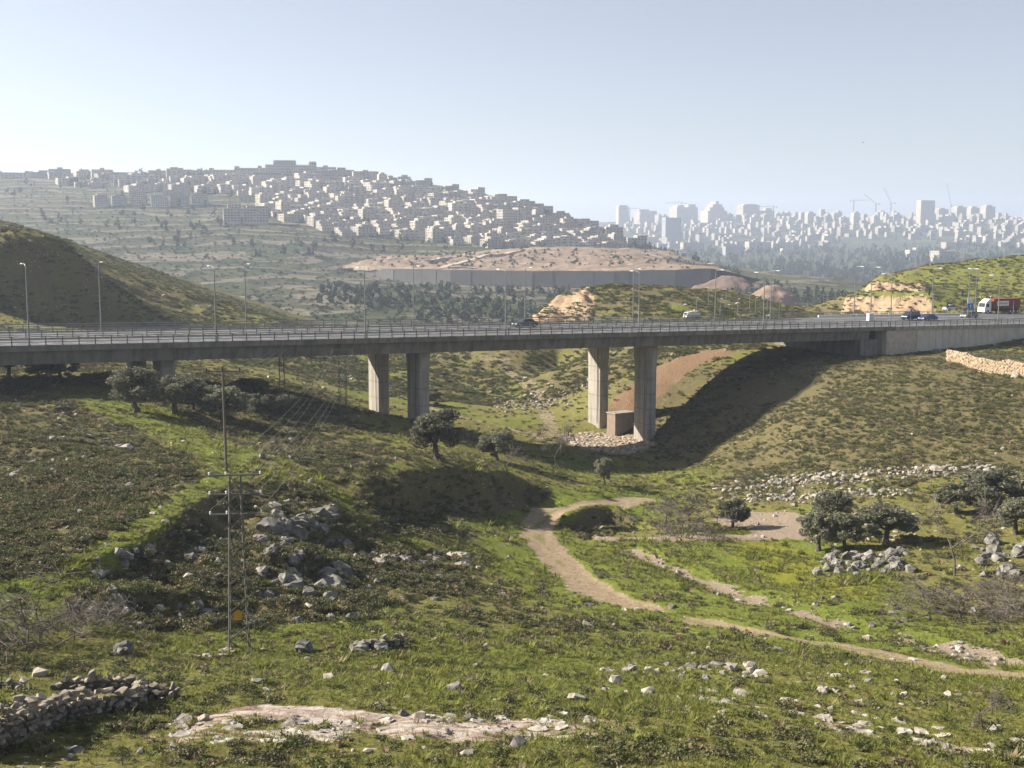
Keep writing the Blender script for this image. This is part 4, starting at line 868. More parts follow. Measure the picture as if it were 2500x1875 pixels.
def rock_mesh(seed, m, flat=0.7, n=16, name='stone'):
    r = np.random.default_rng(seed); bm = bmesh.new()
    d = r.normal(size=(n, 3)); d /= np.linalg.norm(d, axis=1)[:, None]; d *= r.uniform(.42, .56, n)[:, None]; d *= np.array([r.uniform(.85, 1.2), r.uniform(.7, 1), flat])
    for p in d: bm.verts.new(p)
    g = bmesh.ops.convex_hull(bm, input=bm.verts); bmesh.ops.delete(bm, geom=list({e for e in g['geom_interior'] if isinstance(e, bmesh.types.BMVert)}), context='VERTS')
    me = bpy.data.meshes.new(name); bm.to_mesh(me); bm.free(); me.materials.append(m); return me
def boulder_mesh(seed, m, flat):
    """bigger rock: hull of many points with chipped, weathered faces"""
    r = np.random.default_rng(seed); me = rock_mesh(seed, m, flat, 30, 'boulder'); bm = bmesh.new(); bm.from_mesh(me)
    bmesh.ops.subdivide_edges(bm, edges=[e for e in bm.edges if e.calc_length() > .22], cuts=1, use_grid_fill=True)
    for v in bm.verts: v.co += Vector(r.normal(size=3)) * .028
    bmesh.ops.triangulate(bm, faces=bm.faces); bm.to_mesh(me); bm.free(); return me
shr = [shrub_mesh(i, M_shrub) for i in range(5)]; shg = [shrub_mesh(20 + i, M_shrubg) for i in range(4)]; shd = [shrub_mesh(40 + i, M_dry, 120, .15, .6) for i in range(3)]
tuf = [tuft_mesh(60 + i, M_tuft) for i in range(4)]; tufd = [tuft_mesh(70 + i, M_dry) for i in range(2)]
rocks = [rock_mesh(80 + i, M_rock) for i in range(6)] + [rock_mesh(90 + i, M_rockw, .6) for i in range(5)]
bould = [boulder_mesh(110 + i, M_rock, .65 + .05 * i) for i in range(6)]; bouldw = [boulder_mesh(130 + i, M_rockw, .5) for i in range(5)]; slabs = [boulder_mesh(150 + i, M_rockw, .15) for i in range(5)]

# dense scatter over the ground, thinned by place
def mask_at(Mk, x, y):
    r = np.clip(np.log(y / 27) / np.log(500 / 27) * (NR - 1), 0, NR - 1).astype(int); c = np.clip((x / (52 + .62 * y) + 1) / 2 * (NC - 1), 0, NC - 1).astype(int); return Mk[r, c]
def sample(n, y0, y1, dens):
    """points spread with equal density per row of the sheet, then thinned"""
    y = y0 * (y1 / y0) ** rng.random(n); x = (rng.random(n) * 2 - 1) * (10 + .50 * y); keep = rng.random(n) < dens(x, y); return x[keep], y[keep]
bare = lambda x, y: 1 - np.clip(mask_at(PATH, x, y) * 1.5 + mask_at(GRAV, x, y) + mask_at(ROCK, x, y) * .8, 0, 1)
def sv(x, y): """offset from the near edge of the bridge, and distance along it"""; dx = x - pa.x; dy = y - pa.y; return dx * E2.x + dy * E2.y, dx * N2.x + dy * N2.y
def plat(x, y): s, v = sv(x, y); return 1 - ((v > -.5) & (v < 37) & (s > S1 - 10)) * 1.0
def notdeck(x, y): s, v = sv(x, y); return 1 - ((v > -1) & (v < W + 1) & (s > S1 - 8))
clump = lambda x, y, k, sd: fbm(x / k, y / k, sd, 3)
# scrub
x, y = sample(190000, 40, 480, lambda x, y: np.clip((.10 + .95 * mask_at(SCRUB, x, y) + 1.2 * mask_at(BANK, x, y) + .35 * (y > 245)) * sstep(.22, .47, clump(x, y, 7, 61)) + .02, 0, 1) * bare(x, y) * plat(x, y) * notdeck(x, y) * (1 - .92 * mask_at(LUSH, x, y) * (y < 235)) * np.where(y < 66, .32, 1.0) * (1 - .5 * mask_at(A_upper, x, y) * sstep(.42, .6, clump(x, y, 6, 68))) * (1 - mask_at(EARTH, x, y)))
size = rng.uniform(.35, 1.0, len(x)) ** 1.2 * np.where(y < 70, .75, 1.0) * np.where(y > 240, 1.5, 1.0); z = bil(x, y)
kind = np.where(rng.random(len(x)) < .30 + .35 * (y > 240), rng.integers(5, 9, len(x)), np.where(rng.random(len(x)) < .13, rng.integers(9, 12, len(x)), rng.integers(0, 5, len(x))))
order = np.argsort(-(size / y)); near_i = order[:240]; rest = order[240:]
scatter('low_scrub', np.stack([x, y, z - .03], -1)[rest], size[rest], rng.uniform(0, 6.28, len(rest)), shr + shg + shd, 'dense low thorny scrub covering the valley slopes', idx=kind[rest], squash=.85)
for i in near_i:
    k = kind[i]; o = link('shrub', (shr + shg + shd)[k], None, (x[i], y[i], z[i] - .03), rng.uniform(0, 6.28)); o.scale = (size[i] * 1.15,) * 2 + (size[i],)
    zone = ('in the foreground grass near the dry-stone walls' if x[i] < -8 else 'in the foreground grass around the limestone outcrop' if x[i] < 9 else 'in the foreground grass below the dirt track') if y[i] < 62 else 'on the rocky slope behind the lattice pylon' if x[i] < -8 else 'on the scrub slope beside the dirt track'
    tag(o, ('brown-olive thorny cushion shrub ' if k < 5 else 'green leafy shrub ' if k < 9 else 'dry straw-coloured bush ') + zone, 'shrub', 'single shrubs ' + zone)
# grass tufts
x, y = sample(150000, 36, 200, lambda x, y: np.clip((.16 + .9 * mask_at(LUSH, x, y)) * (sstep(.25, .6, clump(x, y, 4, 66)) + .1), 0, 1) * bare(x, y) * notdeck(x, y))
h = rng.uniform(.08, .24, len(x)) * np.where(y > 100, 1.5, 1) * np.where(rng.random(len(x)) < .06, 1.9, 1); kd = np.where(rng.random(len(x)) < .14, rng.integers(4, 6, len(x)), rng.integers(0, 4, len(x)))
scatter('grass', np.stack([x, y, bil(x, y) - .02], -1), np.stack([h * 2.2, h * 2.2, h], -1), rng.uniform(0, 6.28, len(x)), tuf + tufd, 'short fresh grass over the valley floor', idx=kd)
x, y = sample(150000, 36, 78, lambda x, y: np.clip((.3 + .7 * mask_at(LUSH, x, y)) * sstep(.2, .6, clump(x, y, 2.5, 166)), 0, 1) * bare(x, y))
h = rng.uniform(.05, .15, len(x)); scatter('meadow_herbs', np.stack([x, y, bil(x, y) - .01], -1), np.stack([h * 2.6, h * 2.6, h], -1), rng.uniform(0, 6.28, len(x)), [tuft_mesh(75 + i, M_tuft, 14, 1, .5) for i in range(3)] + [shrub_mesh(78, M_shrubg, 50, .2, .5)], 'low herbs and weeds in the near meadow', idx=np.where(rng.random(len(x)) < .15, 3, rng.integers(0, 3, len(x))))
# loose stones
rub1 = PL((1790, 1190), (1950, 1170), (2100, 1165), (2300, 1150), (2460, 1150)); rub2 = PL((1830, 1215), (2000, 1215), (2200, 1200)); rub3 = PL((1230, 990), (1330, 985), (1400, 960)); rub4 = PL((1500, 1640), (1650, 1640), (1820, 1630))
rubw = lambda x, y: np.maximum.reduce([1 - sstep(1, 5.5, seg_dist(x, y, rub1)), .7 * (1 - sstep(1, 4, seg_dist(x, y, rub2))), 1 - sstep(1, 9, seg_dist(x, y, rub3)), .8 * (1 - sstep(.3, 1.6, seg_dist(x, y, rub4)))])
lrock = lambda x, y: mask_at(np.clip(np.asarray(leftrock, float), 0, 1), x, y)
x, y = sample(90000, 38, 420, lambda x, y: np.clip((np.where(y < 80, .016, .035) + .6 * lrock(x, y) * sstep(.35, .55, clump(x, y, 9, 77)) + .75 * rubw(x, y) + .25 * mask_at(GRAV, x, y) + .2 * mask_at(BANK, x, y) + .06 * (y > 245)) * (sstep(.35, .6, clump(x, y, 5, 71)) + .12), 0, 1) * (1 - mask_at(PATH, x, y)) * plat(x, y) * notdeck(x, y))
size = np.clip(rng.lognormal(-1.2, .55, len(x)), .1, .95) * np.where(y > 240, 1.7, 1); pale = rng.random(len(x)) < np.where(lrock(x, y) > .4, .25, .6)
kd = np.where(pale, rng.integers(6, 11, len(x)), rng.integers(0, 6, len(x)))
scatter('loose_stones', np.stack([x, y, bil(x, y) + size * .08], -1), size, rng.uniform(0, 6.28, len(x)), rocks, 'small loose limestone pieces strewn over the slopes', idx=kd, tilt=(rng.normal(0, .25, len(x)), rng.normal(0, .25, len(x))))
# rubble of the broken terraces on the right, and of the stream head
def rubble(name, line, n, spread, label):
    L_ = np.array(line); k = rng.integers(0, len(L_) - 1, n); t = rng.random(n); p = L_[k] + (L_[k + 1] - L_[k]) * t[:, None] + rng.normal(size=(n, 2)) * np.array([spread, spread]); z = bil(p[:, 0], p[:, 1])
    sz = np.clip(rng.lognormal(-.85, .45, n), .18, 1.1); scatter(name, np.stack([p[:, 0], p[:, 1], z + sz * .12], -1), sz, rng.uniform(0, 6.28, n), rocks, label, idx=np.where(rng.random(n) < .7, rng.integers(6, 11, n), rng.integers(0, 6, n)), tilt=(rng.normal(0, .3, n), rng.normal(0, .3, n)))
rubble('terrace_rubble', rub1, 620, 1.5, 'pale rubble of the broken upper terrace'); rubble('terrace_rubble', rub2, 300, 1.6, 'pale rubble of the broken lower terrace')
rubble('valley_rubble', rub3, 320, 3.2, 'pale rubble spilling down behind the piers')
# boulders and slabs, one by one
bn = 0
def boulder(px, py, wpx, pool, label, group, sink=.22, yscale=1.0, name='boulder'):
    global bn
    p = G(px, py); s = wpx * p.y / F; o = link(name, pool[int(rng.integers(0, len(pool)))], None, (p.x, p.y, p.z + s * (.24 - sink)), rng.uniform(0, 6.28)); o.scale = (s, s * yscale, s * rng.uniform(.8, 1.15)); o.rotation_euler = (rng.normal(0, .12), rng.normal(0, .12), rng.uniform(0, 6.28)); bn += 1
    return tag(o, label, 'boulder' if name == 'boulder' else 'rock', group, 'thing')
def field(n, box, wr, pool, label, group, **k):
    for _ in range(n):
        x0, x1, y0, y1 = box; boulder(rng.uniform(x0, x1), rng.uniform(y0, y1), rng.uniform(*wr), pool, label, group, **k)
field(32, (180, 560, 1340, 1510), (14, 46), bould, 'weathered grey boulder in the rocky slope left of the lattice pylon', 'boulders left of the pylon')
field(60, (620, 850, 1230, 1470), (14, 52), bould, 'dark grey outcrop boulder right behind the lattice pylon', 'outcrop behind the pylon')
field(8, (640, 810, 1245, 1305), (46, 84), bould, 'big weathered rock of the upper outcrop behind the lattice pylon', 'upper outcrop behind the pylon', sink=.3)
field(8, (690, 830, 1390, 1450), (46, 84), bould, 'big weathered rock of the lower outcrop behind the lattice pylon', 'lower outcrop behind the pylon', sink=.3)
field(12, (250, 560, 1465, 1510), (36, 66), bould, 'long grey rock of the ledge at the foot of the rocky slope', 'ledge at the slope foot', sink=.3, yscale=.7)
field(14, (900, 1130, 1345, 1385), (24, 46), bouldw, 'brownish rock of the broken ledge above the grassy bowl', 'broken ledge above the bowl', sink=.25)
field(24, (850, 1130, 1350, 1470), (12, 34), bould, 'grey boulder in the stone run between pylon and track', 'stone run beside the track')
field(12, (420, 900, 1490, 1530), (14, 36), bould, 'low grey boulder along the foot of the rocky slope', 'boulders at the slope foot')
field(46, (1990, 2250, 1350, 1408), (14, 40), bould, 'grey boulder in the big heap below the olive trees', 'heap below the olives', sink=.1)
field(20, (2370, 2500, 1320, 1420), (20, 52), bould, 'large grey boulder of the outcrop beside the bare tree', 'outcrop beside the bare tree', sink=.1)
field(9, (1960, 2500, 1440, 1530), (12, 32), bould, 'scattered grey boulder in the green meadow', 'meadow boulders')
field(34, (1960, 2290, 1250, 1320), (9, 20), bouldw, 'pale boulder of the stone row behind the olives', 'stone row behind the olives')
field(26, (10, 330, 1060, 1190), (12, 36), bouldw, 'pale limestone ledge piece on the left scrub slope', 'ledges on the left slope', yscale=.6, sink=.3)
field(16, (10, 420, 1190, 1300), (10, 28), bouldw, 'pale limestone block low on the left scrub slope beside the green strip', 'blocks beside the green strip', yscale=.7, sink=.28)
field(14, (1800, 2500, 1600, 1720), (14, 36), bouldw, 'pale weathered boulder on the foreground slope near the track', 'pale boulders near the track')
field(18, (1500, 1830, 1620, 1665), (12, 26), bould, 'small grey boulder in the low stone line of the foreground', 'low stone line')
field(14, (900, 1700, 1640, 1740), (14, 34), slabs, 'flat pale stone half sunk in foreground grass', 'flat stones in the grass', name='flat_stone', sink=.26)
field(40, (420, 1010, 1760, 1812), (24, 70), slabs, 'flat white limestone slab of the long bare outcrop', 'limestone outcrop beside the wall', name='limestone_slab', sink=.25)
field(26, (1040, 1460, 1748, 1785), (22, 60), slabs, 'flat white limestone slab of the short middle outcrop', 'middle limestone outcrop', name='limestone_slab', sink=.25)
for i in range(40):
    t_ = rng.random(); boulder(1700 + 800 * t_, 1705 + 125 * t_ + rng.choice([-22, 0, 24]) + rng.uniform(-6, 6), rng.uniform(26, 66), slabs, 'flat cream limestone slab in the stepped outcrop below the track', 'stepped outcrop below the track', .25, name='limestone_slab')
field(8, (450, 560, 1585, 1605), (14, 34), bouldw, 'pale boulder at the base of the lattice pylon', 'boulders at the pylon base')
for a in ((745, 1590, 60, 'knobbly grey boulder standing beside the lattice pylon'), (300, 1595, 62, 'elongated grey boulder at the edge of the grassy shelf'), (2010, 1690, 46, 'sharp white-topped boulder on the foreground slope'),
          (1410, 1710, 52, 'squared cream boulder in front of the grassy slope'), (1228, 1455, 24, 'small upright brown stone standing alone in grass'), (2290, 1150, 40, 'round ochre boulder on the right scrub slope'), (300, 1100, 46, 'squared pale block on the left scrub slope'),
          (880, 1590, 60, 'dark heap boulder left of the foreground bushes'), (930, 1588, 50, 'grey heap boulder touching the foreground bushes'), (2480, 922, 30, 'white fallen stone below the terrace wall')):
    boulder(a[0], a[1], a[2], bould if 'grey' in a[3] or 'dark' in a[3] else bouldw, a[3], None, .1)
print('boulders', bn)

# ------------------------------------------------------------------ trees
def limb(mb, p, d, L, r, r2, depth, R_, tips, wig=.35, split=(2, 3), n=5):
    seg = 3; q = Vector(p)
    for i in range(seg):
        d = (d + Vector((R_.gauss(0, wig), R_.gauss(0, wig), R_.gauss(0, wig * .5))) * .35).normalized(); e = q + d * (L / seg)
        mb.tube(q, e, r + (r2 - r) * i / seg, r + (r2 - r) * (i + 1) / seg, n, cap=False); q = e
    if depth == 0: tips.append(q); return
    for _ in range(R_.randint(*split)):
        nd = (d + Vector((R_.gauss(0, .75), R_.gauss(0, .75), R_.gauss(.1, .4)))).normalized(); limb(mb, q, nd, L * R_.uniform(.55, .8), r2, r2 * .5, depth - 1, R_, tips, wig, split, max(3, n - 1))
def olive(seed, n=6500):
    """unit-height olive: short gnarled trunk with limbs, uneven rounded crown"""
    R_ = random.Random(seed); mb = MB(); tips = []
    mb.tube((0, 0, -.08), (R_.uniform(-.03, .03), 0, .1), .075, .05, 7); limb(mb, (0, 0, .08), Vector((R_.uniform(-.2, .2), R_.uniform(-.2, .2), 1)), .26, .05, .032, 2, R_, tips, .3, (3, 3))
    tr = mb.mesh('trunk', M_bark); r = np.random.default_rng(seed); c = []
    for _ in range(40):
        a = R_.uniform(0, 6.28); el = R_.uniform(-.95, 1.25); q = R_.uniform(.7, 1.08); c.append((math.cos(a) * math.cos(el) * .37 * q, math.sin(a) * math.cos(el) * .37 * q, .56 + math.sin(el) * .34 * q))
    for _ in range(8): a = R_.uniform(0, 6.28); q = R_.uniform(0, .2); c.append((math.cos(a) * q, math.sin(a) * q, R_.uniform(.45, .75)))
    c = np.array(c); v, f = leaves(c, r.uniform(.075, .14, len(c)), n, .040, r, .85); return tr, mesh_np('crown', v, f, M_olive)
def bare(seed, depth=4, spread=1.0, h0=.3):
    R_ = random.Random(seed); mb = MB(); tips = []
    k0 = .5 if spread > 1.2 else .62
    limb(mb, (0, 0, -.06), Vector((R_.uniform(-.2, .2) * spread, 0, 1)), h0, .026 * k0, .016 * k0, depth, R_, tips, .5, (2, 3), 5)
    if spread > 1.2:
        for _ in range(9): a = R_.uniform(0, 6.28); limb(mb, (math.cos(a) * .1, math.sin(a) * .1, -.05), Vector((math.cos(a) * .9, math.sin(a) * .9, .7)), h0 * 1.3, .009, .005, depth - 1, R_, tips, .6, (2, 3), 4)
    v = np.array(mb.v); k = 1 / max(.001, v[:, 2].max()); mb.v = [tuple(q * k) for q in v]; tw_ = []
    R2 = np.random.default_rng(seed)
    m2 = MB()
    for t in tips:
        for _ in range(7):
            d = Vector(R2.normal(size=3)) * .085; m2.tube(t * k, (t + d) * k, .003 * k, .0012 * k, 3, cap=False)
    return mb.mesh('trunk', M_twig), m2.mesh('twigs', M_twig)
oliv = [olive(200 + i) for i in range(5)]; bar_ = [bare(300 + i) for i in range(3)]; brush = [bare(320 + i, 4, 1.6, .25) for i in range(3)]
def tree(px, py, hpx, wpx, kit, label, name='olive_tree', cat='tree', parts=('trunk', 'crown'), lo=30, group=None, stuff=False):
    p = G(px, py, lo); h = hpx * p.y / F; w_ = wpx * p.y / F
    o = link(name, None, None, (p.x, p.y, p.z - .02), rng.uniform(0, 6.28))
    for m, nm in zip(kit, parts): c = link(nm, m, o); c.scale = (w_ / 1.0, w_ / 1.0, h)
    for c in o.children:
        if c.name.startswith(('twigs', 'branches', 'crown')): c['kind'] = 'stuff'
    return tag(o, label, cat, group)
T = [(20, 925, 95, 100, 0, 'dark olive tree under the left end of the bridge'), (95, 925, 62, 70, 1, 'small olive tree between two larger ones under the bridge'), (150, 932, 72, 105, 2, 'spreading olive tree in the shade before the first piers'),
     (333, 1008, 112, 140, 3, 'silvery olive tree with a visible trunk on the green strip'), (425, 1010, 95, 125, 4, 'bushy olive tree right of the silvery one'), (470, 1000, 80, 90, 0, 'olive tree half hidden behind the wooden pole'),
     (545, 1030, 92, 140, 1, 'broad low olive tree right of the wooden pole'), (610, 968, 46, 100, 2, 'dark round olive bush on the slope beyond the bridge'), (690, 1012, 52, 90, 4, 'small dark olive at the right end of the grove'), (640, 1020, 60, 80, 0, 'low olive bush beside the bridge shadow'),
     (1065, 1122, 122, 150, 3, 'lone olive tree before the middle piers with trunk in sunlight'), (1212, 1125, 72, 100, 2, 'grey-green olive half in the bridge shadow'), (1040, 985, 40, 80, 1, 'small green tree behind the middle piers'),
     (1475, 1185, 70, 52, 4, 'slender young olive beside the bridge shadow edge'), (1788, 1295, 80, 85, 0, 'open vase-shaped small tree beside the gravel patch'),
     (1997, 1345, 108, 105, 1, 'left olive of the dark group above the boulder heap'), (2064, 1345, 96, 105, 3, 'middle olive of the dark group with a short trunk'), (2160, 1328, 100, 160, 2, 'widest olive of the dark group leaning over the heap'), (2035, 1275, 78, 110, 4, 'olive standing behind the dark group'),
     (2335, 1255, 80, 105, 0, 'left olive of the upper right grove'), (2430, 1235, 95, 170, 1, 'broad crown of the upper right grove'), (2478, 1305, 92, 120, 3, 'front olive of the upper right grove with a leaning trunk'), (2395, 1255, 70, 100, 2, 'middle olive of the upper right grove')]
for a in T: tree(a[0], a[1], a[2] * 1.08, a[3] * 1.15, oliv[a[4]], a[5])
for a in ((1362, 1158, 120, 75, 1, 'tall thin bare tree beside the pier foot'), (1240, 1162, 70, 70, 0, 'crooked bare sapling below the shaded olive'), (2330, 1405, 190, 150, 2, 'tall leafless tree between the boulder outcrops'), (2398, 1782, 115, 90, 0, 'dark twiggy shrub on the foreground slope'), (690, 1125, 60, 60, 1, 'wispy leafless bush on the knoll')):
    tree(a[0], a[1], a[2], a[3], bar_[a[4]], a[5], 'bare_tree', 'tree', ('trunk', 'twigs'))
for a in ((1670, 1305, 95, 150, 0, 'round leafless thicket beside the vase-shaped tree'), (2385, 1505, 95, 200, 1, 'low tangle of bare branches in the meadow'), (2480, 1495, 80, 130, 2, 'second low bare thicket next to the tangle'), (55, 1590, 190, 260, 2, 'large leafless bramble tree at the foot of the left slope'), (180, 1560, 80, 160, 0, 'low brown bramble beside the large leafless one')):
    tree(a[0], a[1], a[2], a[3], brush[a[4]], a[5], 'leafless_thicket', 'thicket', ('branches', 'twigs'), stuff=True)
# conifers and trees of the far slopes
def conifer(seed):
    r = np.random.default_rng(seed); v = []; f = []
    for k in range(60):
        z = r.random() ** .8; rad = .24 * (1 - z) + .02; a = r.uniform(0, 6.28); p = np.array([math.cos(a) * rad * r.random(), math.sin(a) * rad * r.random(), z]); q = p + np.array([math.cos(a) * .12, math.sin(a) * .12, -.05]); t = p + np.array([-math.sin(a) * .08, math.cos(a) * .08, .10])
        v += [p, q, t]; f.append((3 * k, 3 * k + 1, 3 * k + 2))
    return mesh_np('conifer', v, f, M_conif)
M_hscrub = leaf_mat('hill_scrub_leaves', [(0.05, 0.058, 0.026), (0.08, 0.088, 0.04), (0.11, 0.115, 0.06)], .1, .3)
def bush(seed, m=None):
    r = np.random.default_rng(seed); c = r.normal(size=(6, 3)) * .2 + np.array([0, 0, .5]); v, f = leaves(c, r.uniform(.2, .32, 6), 70, .26, r, .9, True); return mesh_np('broadleaf', v, f, m or M_conif)
con = [conifer(400 + i) for i in range(4)] + [bush(420 + i) for i in range(3)]
P = []; Sz = []; I = []
def wood(hf, poly, n, hr, mix, lo=None):
    xs = [a for a, b in poly]; ys = [b for a, b in poly]
    for _ in range(n):
        px, py = rng.uniform(min(xs), max(xs)), rng.uniform(min(ys), max(ys))
        if not inpoly(px, py, poly): continue
        p = hf.hit(px, py, lo)
        if p is None: continue
        cl = fbm(np.array([p.x / 70]), np.array([p.y / 70]), 99, 3)[0]
        if cl < mix[1]: continue
        P.append((p.x, p.y, p.z - .5)); h = rng.uniform(*hr); Sz.append((h * .8, h * .8, h)); I.append(int(rng.integers(0, 4)) if rng.random() < mix[0] else int(rng.integers(4, 7)))
wood(HA, [(1500, 590), (1620, 615), (1700, 640), (1850, 690), (2080, 740), (1800, 770), (1760, 700), (1600, 640)], 1500, (5, 9), (.6, .25))
wood(HA, [(790, 700), (1000, 703), (1400, 705), (1400, 790), (1050, 790), (760, 750)], 620, (2, 6), (.3, .47))
for _ in range(260):
    px, py = rng.uniform(900, 1680), rng.uniform(608, 655); q = hitm(px, py)
    if q[1] < 1250: P.append((q[0], q[1], mz(*q) - .3)); h = rng.uniform(.8, 2.4); Sz.append((h * 1.5, h * 1.5, h)); I.append(int(rng.integers(4, 7)))
wood(HA, [(0, 440), (560, 440), (850, 580), (1500, 600), (1560, 620), (1000, 620), (500, 640), (0, 560)], 500, (4, 8), (.3, .5))
wood(HB, [(1650, 610), (2500, 600), (2500, 700), (2060, 740), (1800, 720)], 2400, (8, 15), (.6, .36))
wood(HB, [(1500, 540), (2500, 525), (2500, 600), (1550, 600)], 200, (8, 13), (.4, .4))
scatter('far_woodland', P, np.array(Sz), rng.uniform(0, 6.28, len(P)), con, 'dark hazy woodland on the far valley slopes', idx=I)
P = []; Sz = []; I = []
wood(HA, [(520, 430), (900, 425), (1300, 500), (1560, 590), (1500, 610), (1000, 595), (700, 550), (560, 500)], 260, (4, 8), (.4, .35))
wood(HA, [(60, 425), (540, 425), (540, 480), (230, 470)], 120, (5, 10), (.4, .3))
scatter('garden_trees', P, np.array(Sz), rng.uniform(0, 6.28, len(P)), con, 'dark garden trees between the houses of the settlement', idx=I)
P = []; Sz = []; I = []
n_ = 4200; px_ = rng.uniform(0, 1650, n_); py_ = rng.uniform(460, 790, n_)
for a, b in zip(px_, py_):
    if inpoly(a, b, polyA) or inpoly(a, b, polyL): continue
    p = HA.hit(a, b)
    if p is None: continue
    P.append((p.x, p.y, p.z - .2)); h = rng.uniform(.7, 2.0); Sz.append((h * 1.6, h * 1.6, h)); I.append(int(rng.integers(0, 3)))
hsc = [bush(430 + i, M_hscrub) for i in range(3)]
scatter('hill_scrub', P, np.array(Sz), rng.uniform(0, 6.28, len(P)), hsc, 'speckled scrub over the terraced hillside', idx=I)
# ------------------------------------------------------------------ junction road, abutment and walls
road = MB()
for i in range(12):
    strip(road, S1 + 0.02 + i * 9, S1 + 0.02 + (i + 1) * 9, 0.45, 30 + min(i, 5) * 1.2, -5.5, -0.004)
tag(road.build('road', M_asphalt), 'grey asphalt junction beyond the bridge end', kind='structure')
mk = MB()
for i in range(14): strip(mk, S1 + 4 + i * 8, S1 + 7.5 + i * 8, 5.9, 6.1, 0.0, 0.004); strip(mk, S1 + 4 + i * 8, S1 + 7.5 + i * 8, 19, 19.2, 0.0, 0.004)
strip(mk, S1 + 6, S1 + 100, 2.0, 2.2, 0.0, 0.004); strip(mk, S1 + 6, S1 + 60, 27.0, 27.2, 0.0, 0.004)
tag(mk.build('lane_markings', M_white), 'white painted lane lines on the junction', kind='structure')
mk = MB()
for v in (4.2, 7.9, 17.1, 20.8):
    for i in range(60):
        s = S0 + 30 + i * 4.2
        if s < S1 - 4: strip(mk, s, s + 1.6, v, v + .15, 0.001, 0.005)
for v in (0.95, 11.6, 13.3, 23.9): strip(mk, S0, S1, v, v + .15, 0.001, 0.005)
o = mk.build('lane_marking', M_white, bridge); o['kind'] = 'stuff'
M_wall = mat('retaining_concrete', [(0.42, 0.38, 0.32), (0.54, 0.49, 0.41), (0.60, 0.55, 0.47)], 0.5, 0.9, 0.03, 5)
M_clad = mat('stone_cladding', [(0.36, 0.30, 0.23), (0.49, 0.42, 0.33), (0.58, 0.50, 0.40)], 1.2, 0.95, 0.05, 4)
ab = link('bridge_abutment', None); tag(ab, 'stone-clad abutment block where the bridge meets the junction', 'abutment')
mb = MB(); strip(mb, s_of(2115), s_of(2167) - .02, 1.2, 24, -9, -2.36); mb.build('bearing_wall', M_conc, ab)
mb = MB(); strip(mb, s_of(2167), s_of(2240), .12, 3, -10, -.64); mb.build('cladding', M_clad, ab)
mb = MB(); strip(mb, s_of(2240) + .02, s_of(2254), -.04, 3, -10, -.64); mb.build('pilaster', M_wall, ab)
rw = link('retaining_wall', None); tag(rw, 'long panelled concrete retaining wall carrying the junction road', 'retaining wall')
sa = s_of(2254) + .03; pwid = 2.0; mb = MB(); strip(mb, -pwid / 2 + .03, pwid / 2 - .03, 0, .4, -9, 0)
for i in range(26):
    s = sa + i * pwid; m1 = MB(); d = random.uniform(-.02, .02); strip(m1, s + .04, s + pwid - .04, .12 + d, .5, -8.5, -.64); m1.build('wall_panel', M_wall, rw)
mb = MB(); strip(mb, sa, sa + 52, .3, .6, -8.5, -.7); mb.build('backing', M_conc, rw)
mb = MB(); strip(mb, S1 + .02, sa + 52, -.12, .6, -.63, .14); mb.build('coping', M_conc2, rw)
rail(0.28, s_of(2250) + 1.0, sa + 50, 0.14, rw, 1)
mb = MB(); strip(mb, s_of(2280), s_of(2307), -1.6, -.1, -6.2, -4.4); k = mb.build('utility_box', mat('blue_grey_box', [(0.25, 0.30, 0.33), (0.32, 0.37, 0.40)], 1, .6)); tag(k, 'pale blue-grey concrete outlet box against the retaining wall foot', 'box')
def onroad(px, py, dz=0.0):
    d = ray(px, py); t = 200.0
    for _ in range(30):
        p = EYE + d * t; s, v = sv(p.x, p.y); h = p.z - (pa.z + ZS * s + dz); t += h / max(.02, -d.z) * .9
    return EYE + d * t

# dry-stone walls
M_wst = mat('weathered_wall_stone', [(0.13, 0.11, 0.085), (0.24, 0.205, 0.16), (0.35, 0.31, 0.25)], 2.0, .95, .05, 6, obj_rand=.25)
wallst = [rock_mesh(500 + i, M_wst, .62, 14, 'stone') for i in range(8)]; M_och = mat('ochre_stone', [(0.23, 0.165, 0.10), (0.36, 0.27, 0.175), (0.45, 0.355, 0.25)], 1.2, .95, .04, 6, obj_rand=.25)
wallst2 = []
for i in range(6):
    r_ = random.Random(520 + i); m1 = MB(); m1.add([(sx * (.47 + r_.uniform(-.04, .02)), sy * (.5 + r_.uniform(-.08, .03)), sz * (.46 + r_.uniform(-.05, .03))) for sz in (-1, 1) for sy in (-1, 1) for sx in (-1, 1)], [(0, 2, 3, 1), (4, 5, 7, 6), (0, 1, 5, 4), (2, 6, 7, 3), (0, 4, 6, 2), (1, 3, 7, 5)]); wallst2.append(m1.mesh('stone', M_och, bevel=.03))
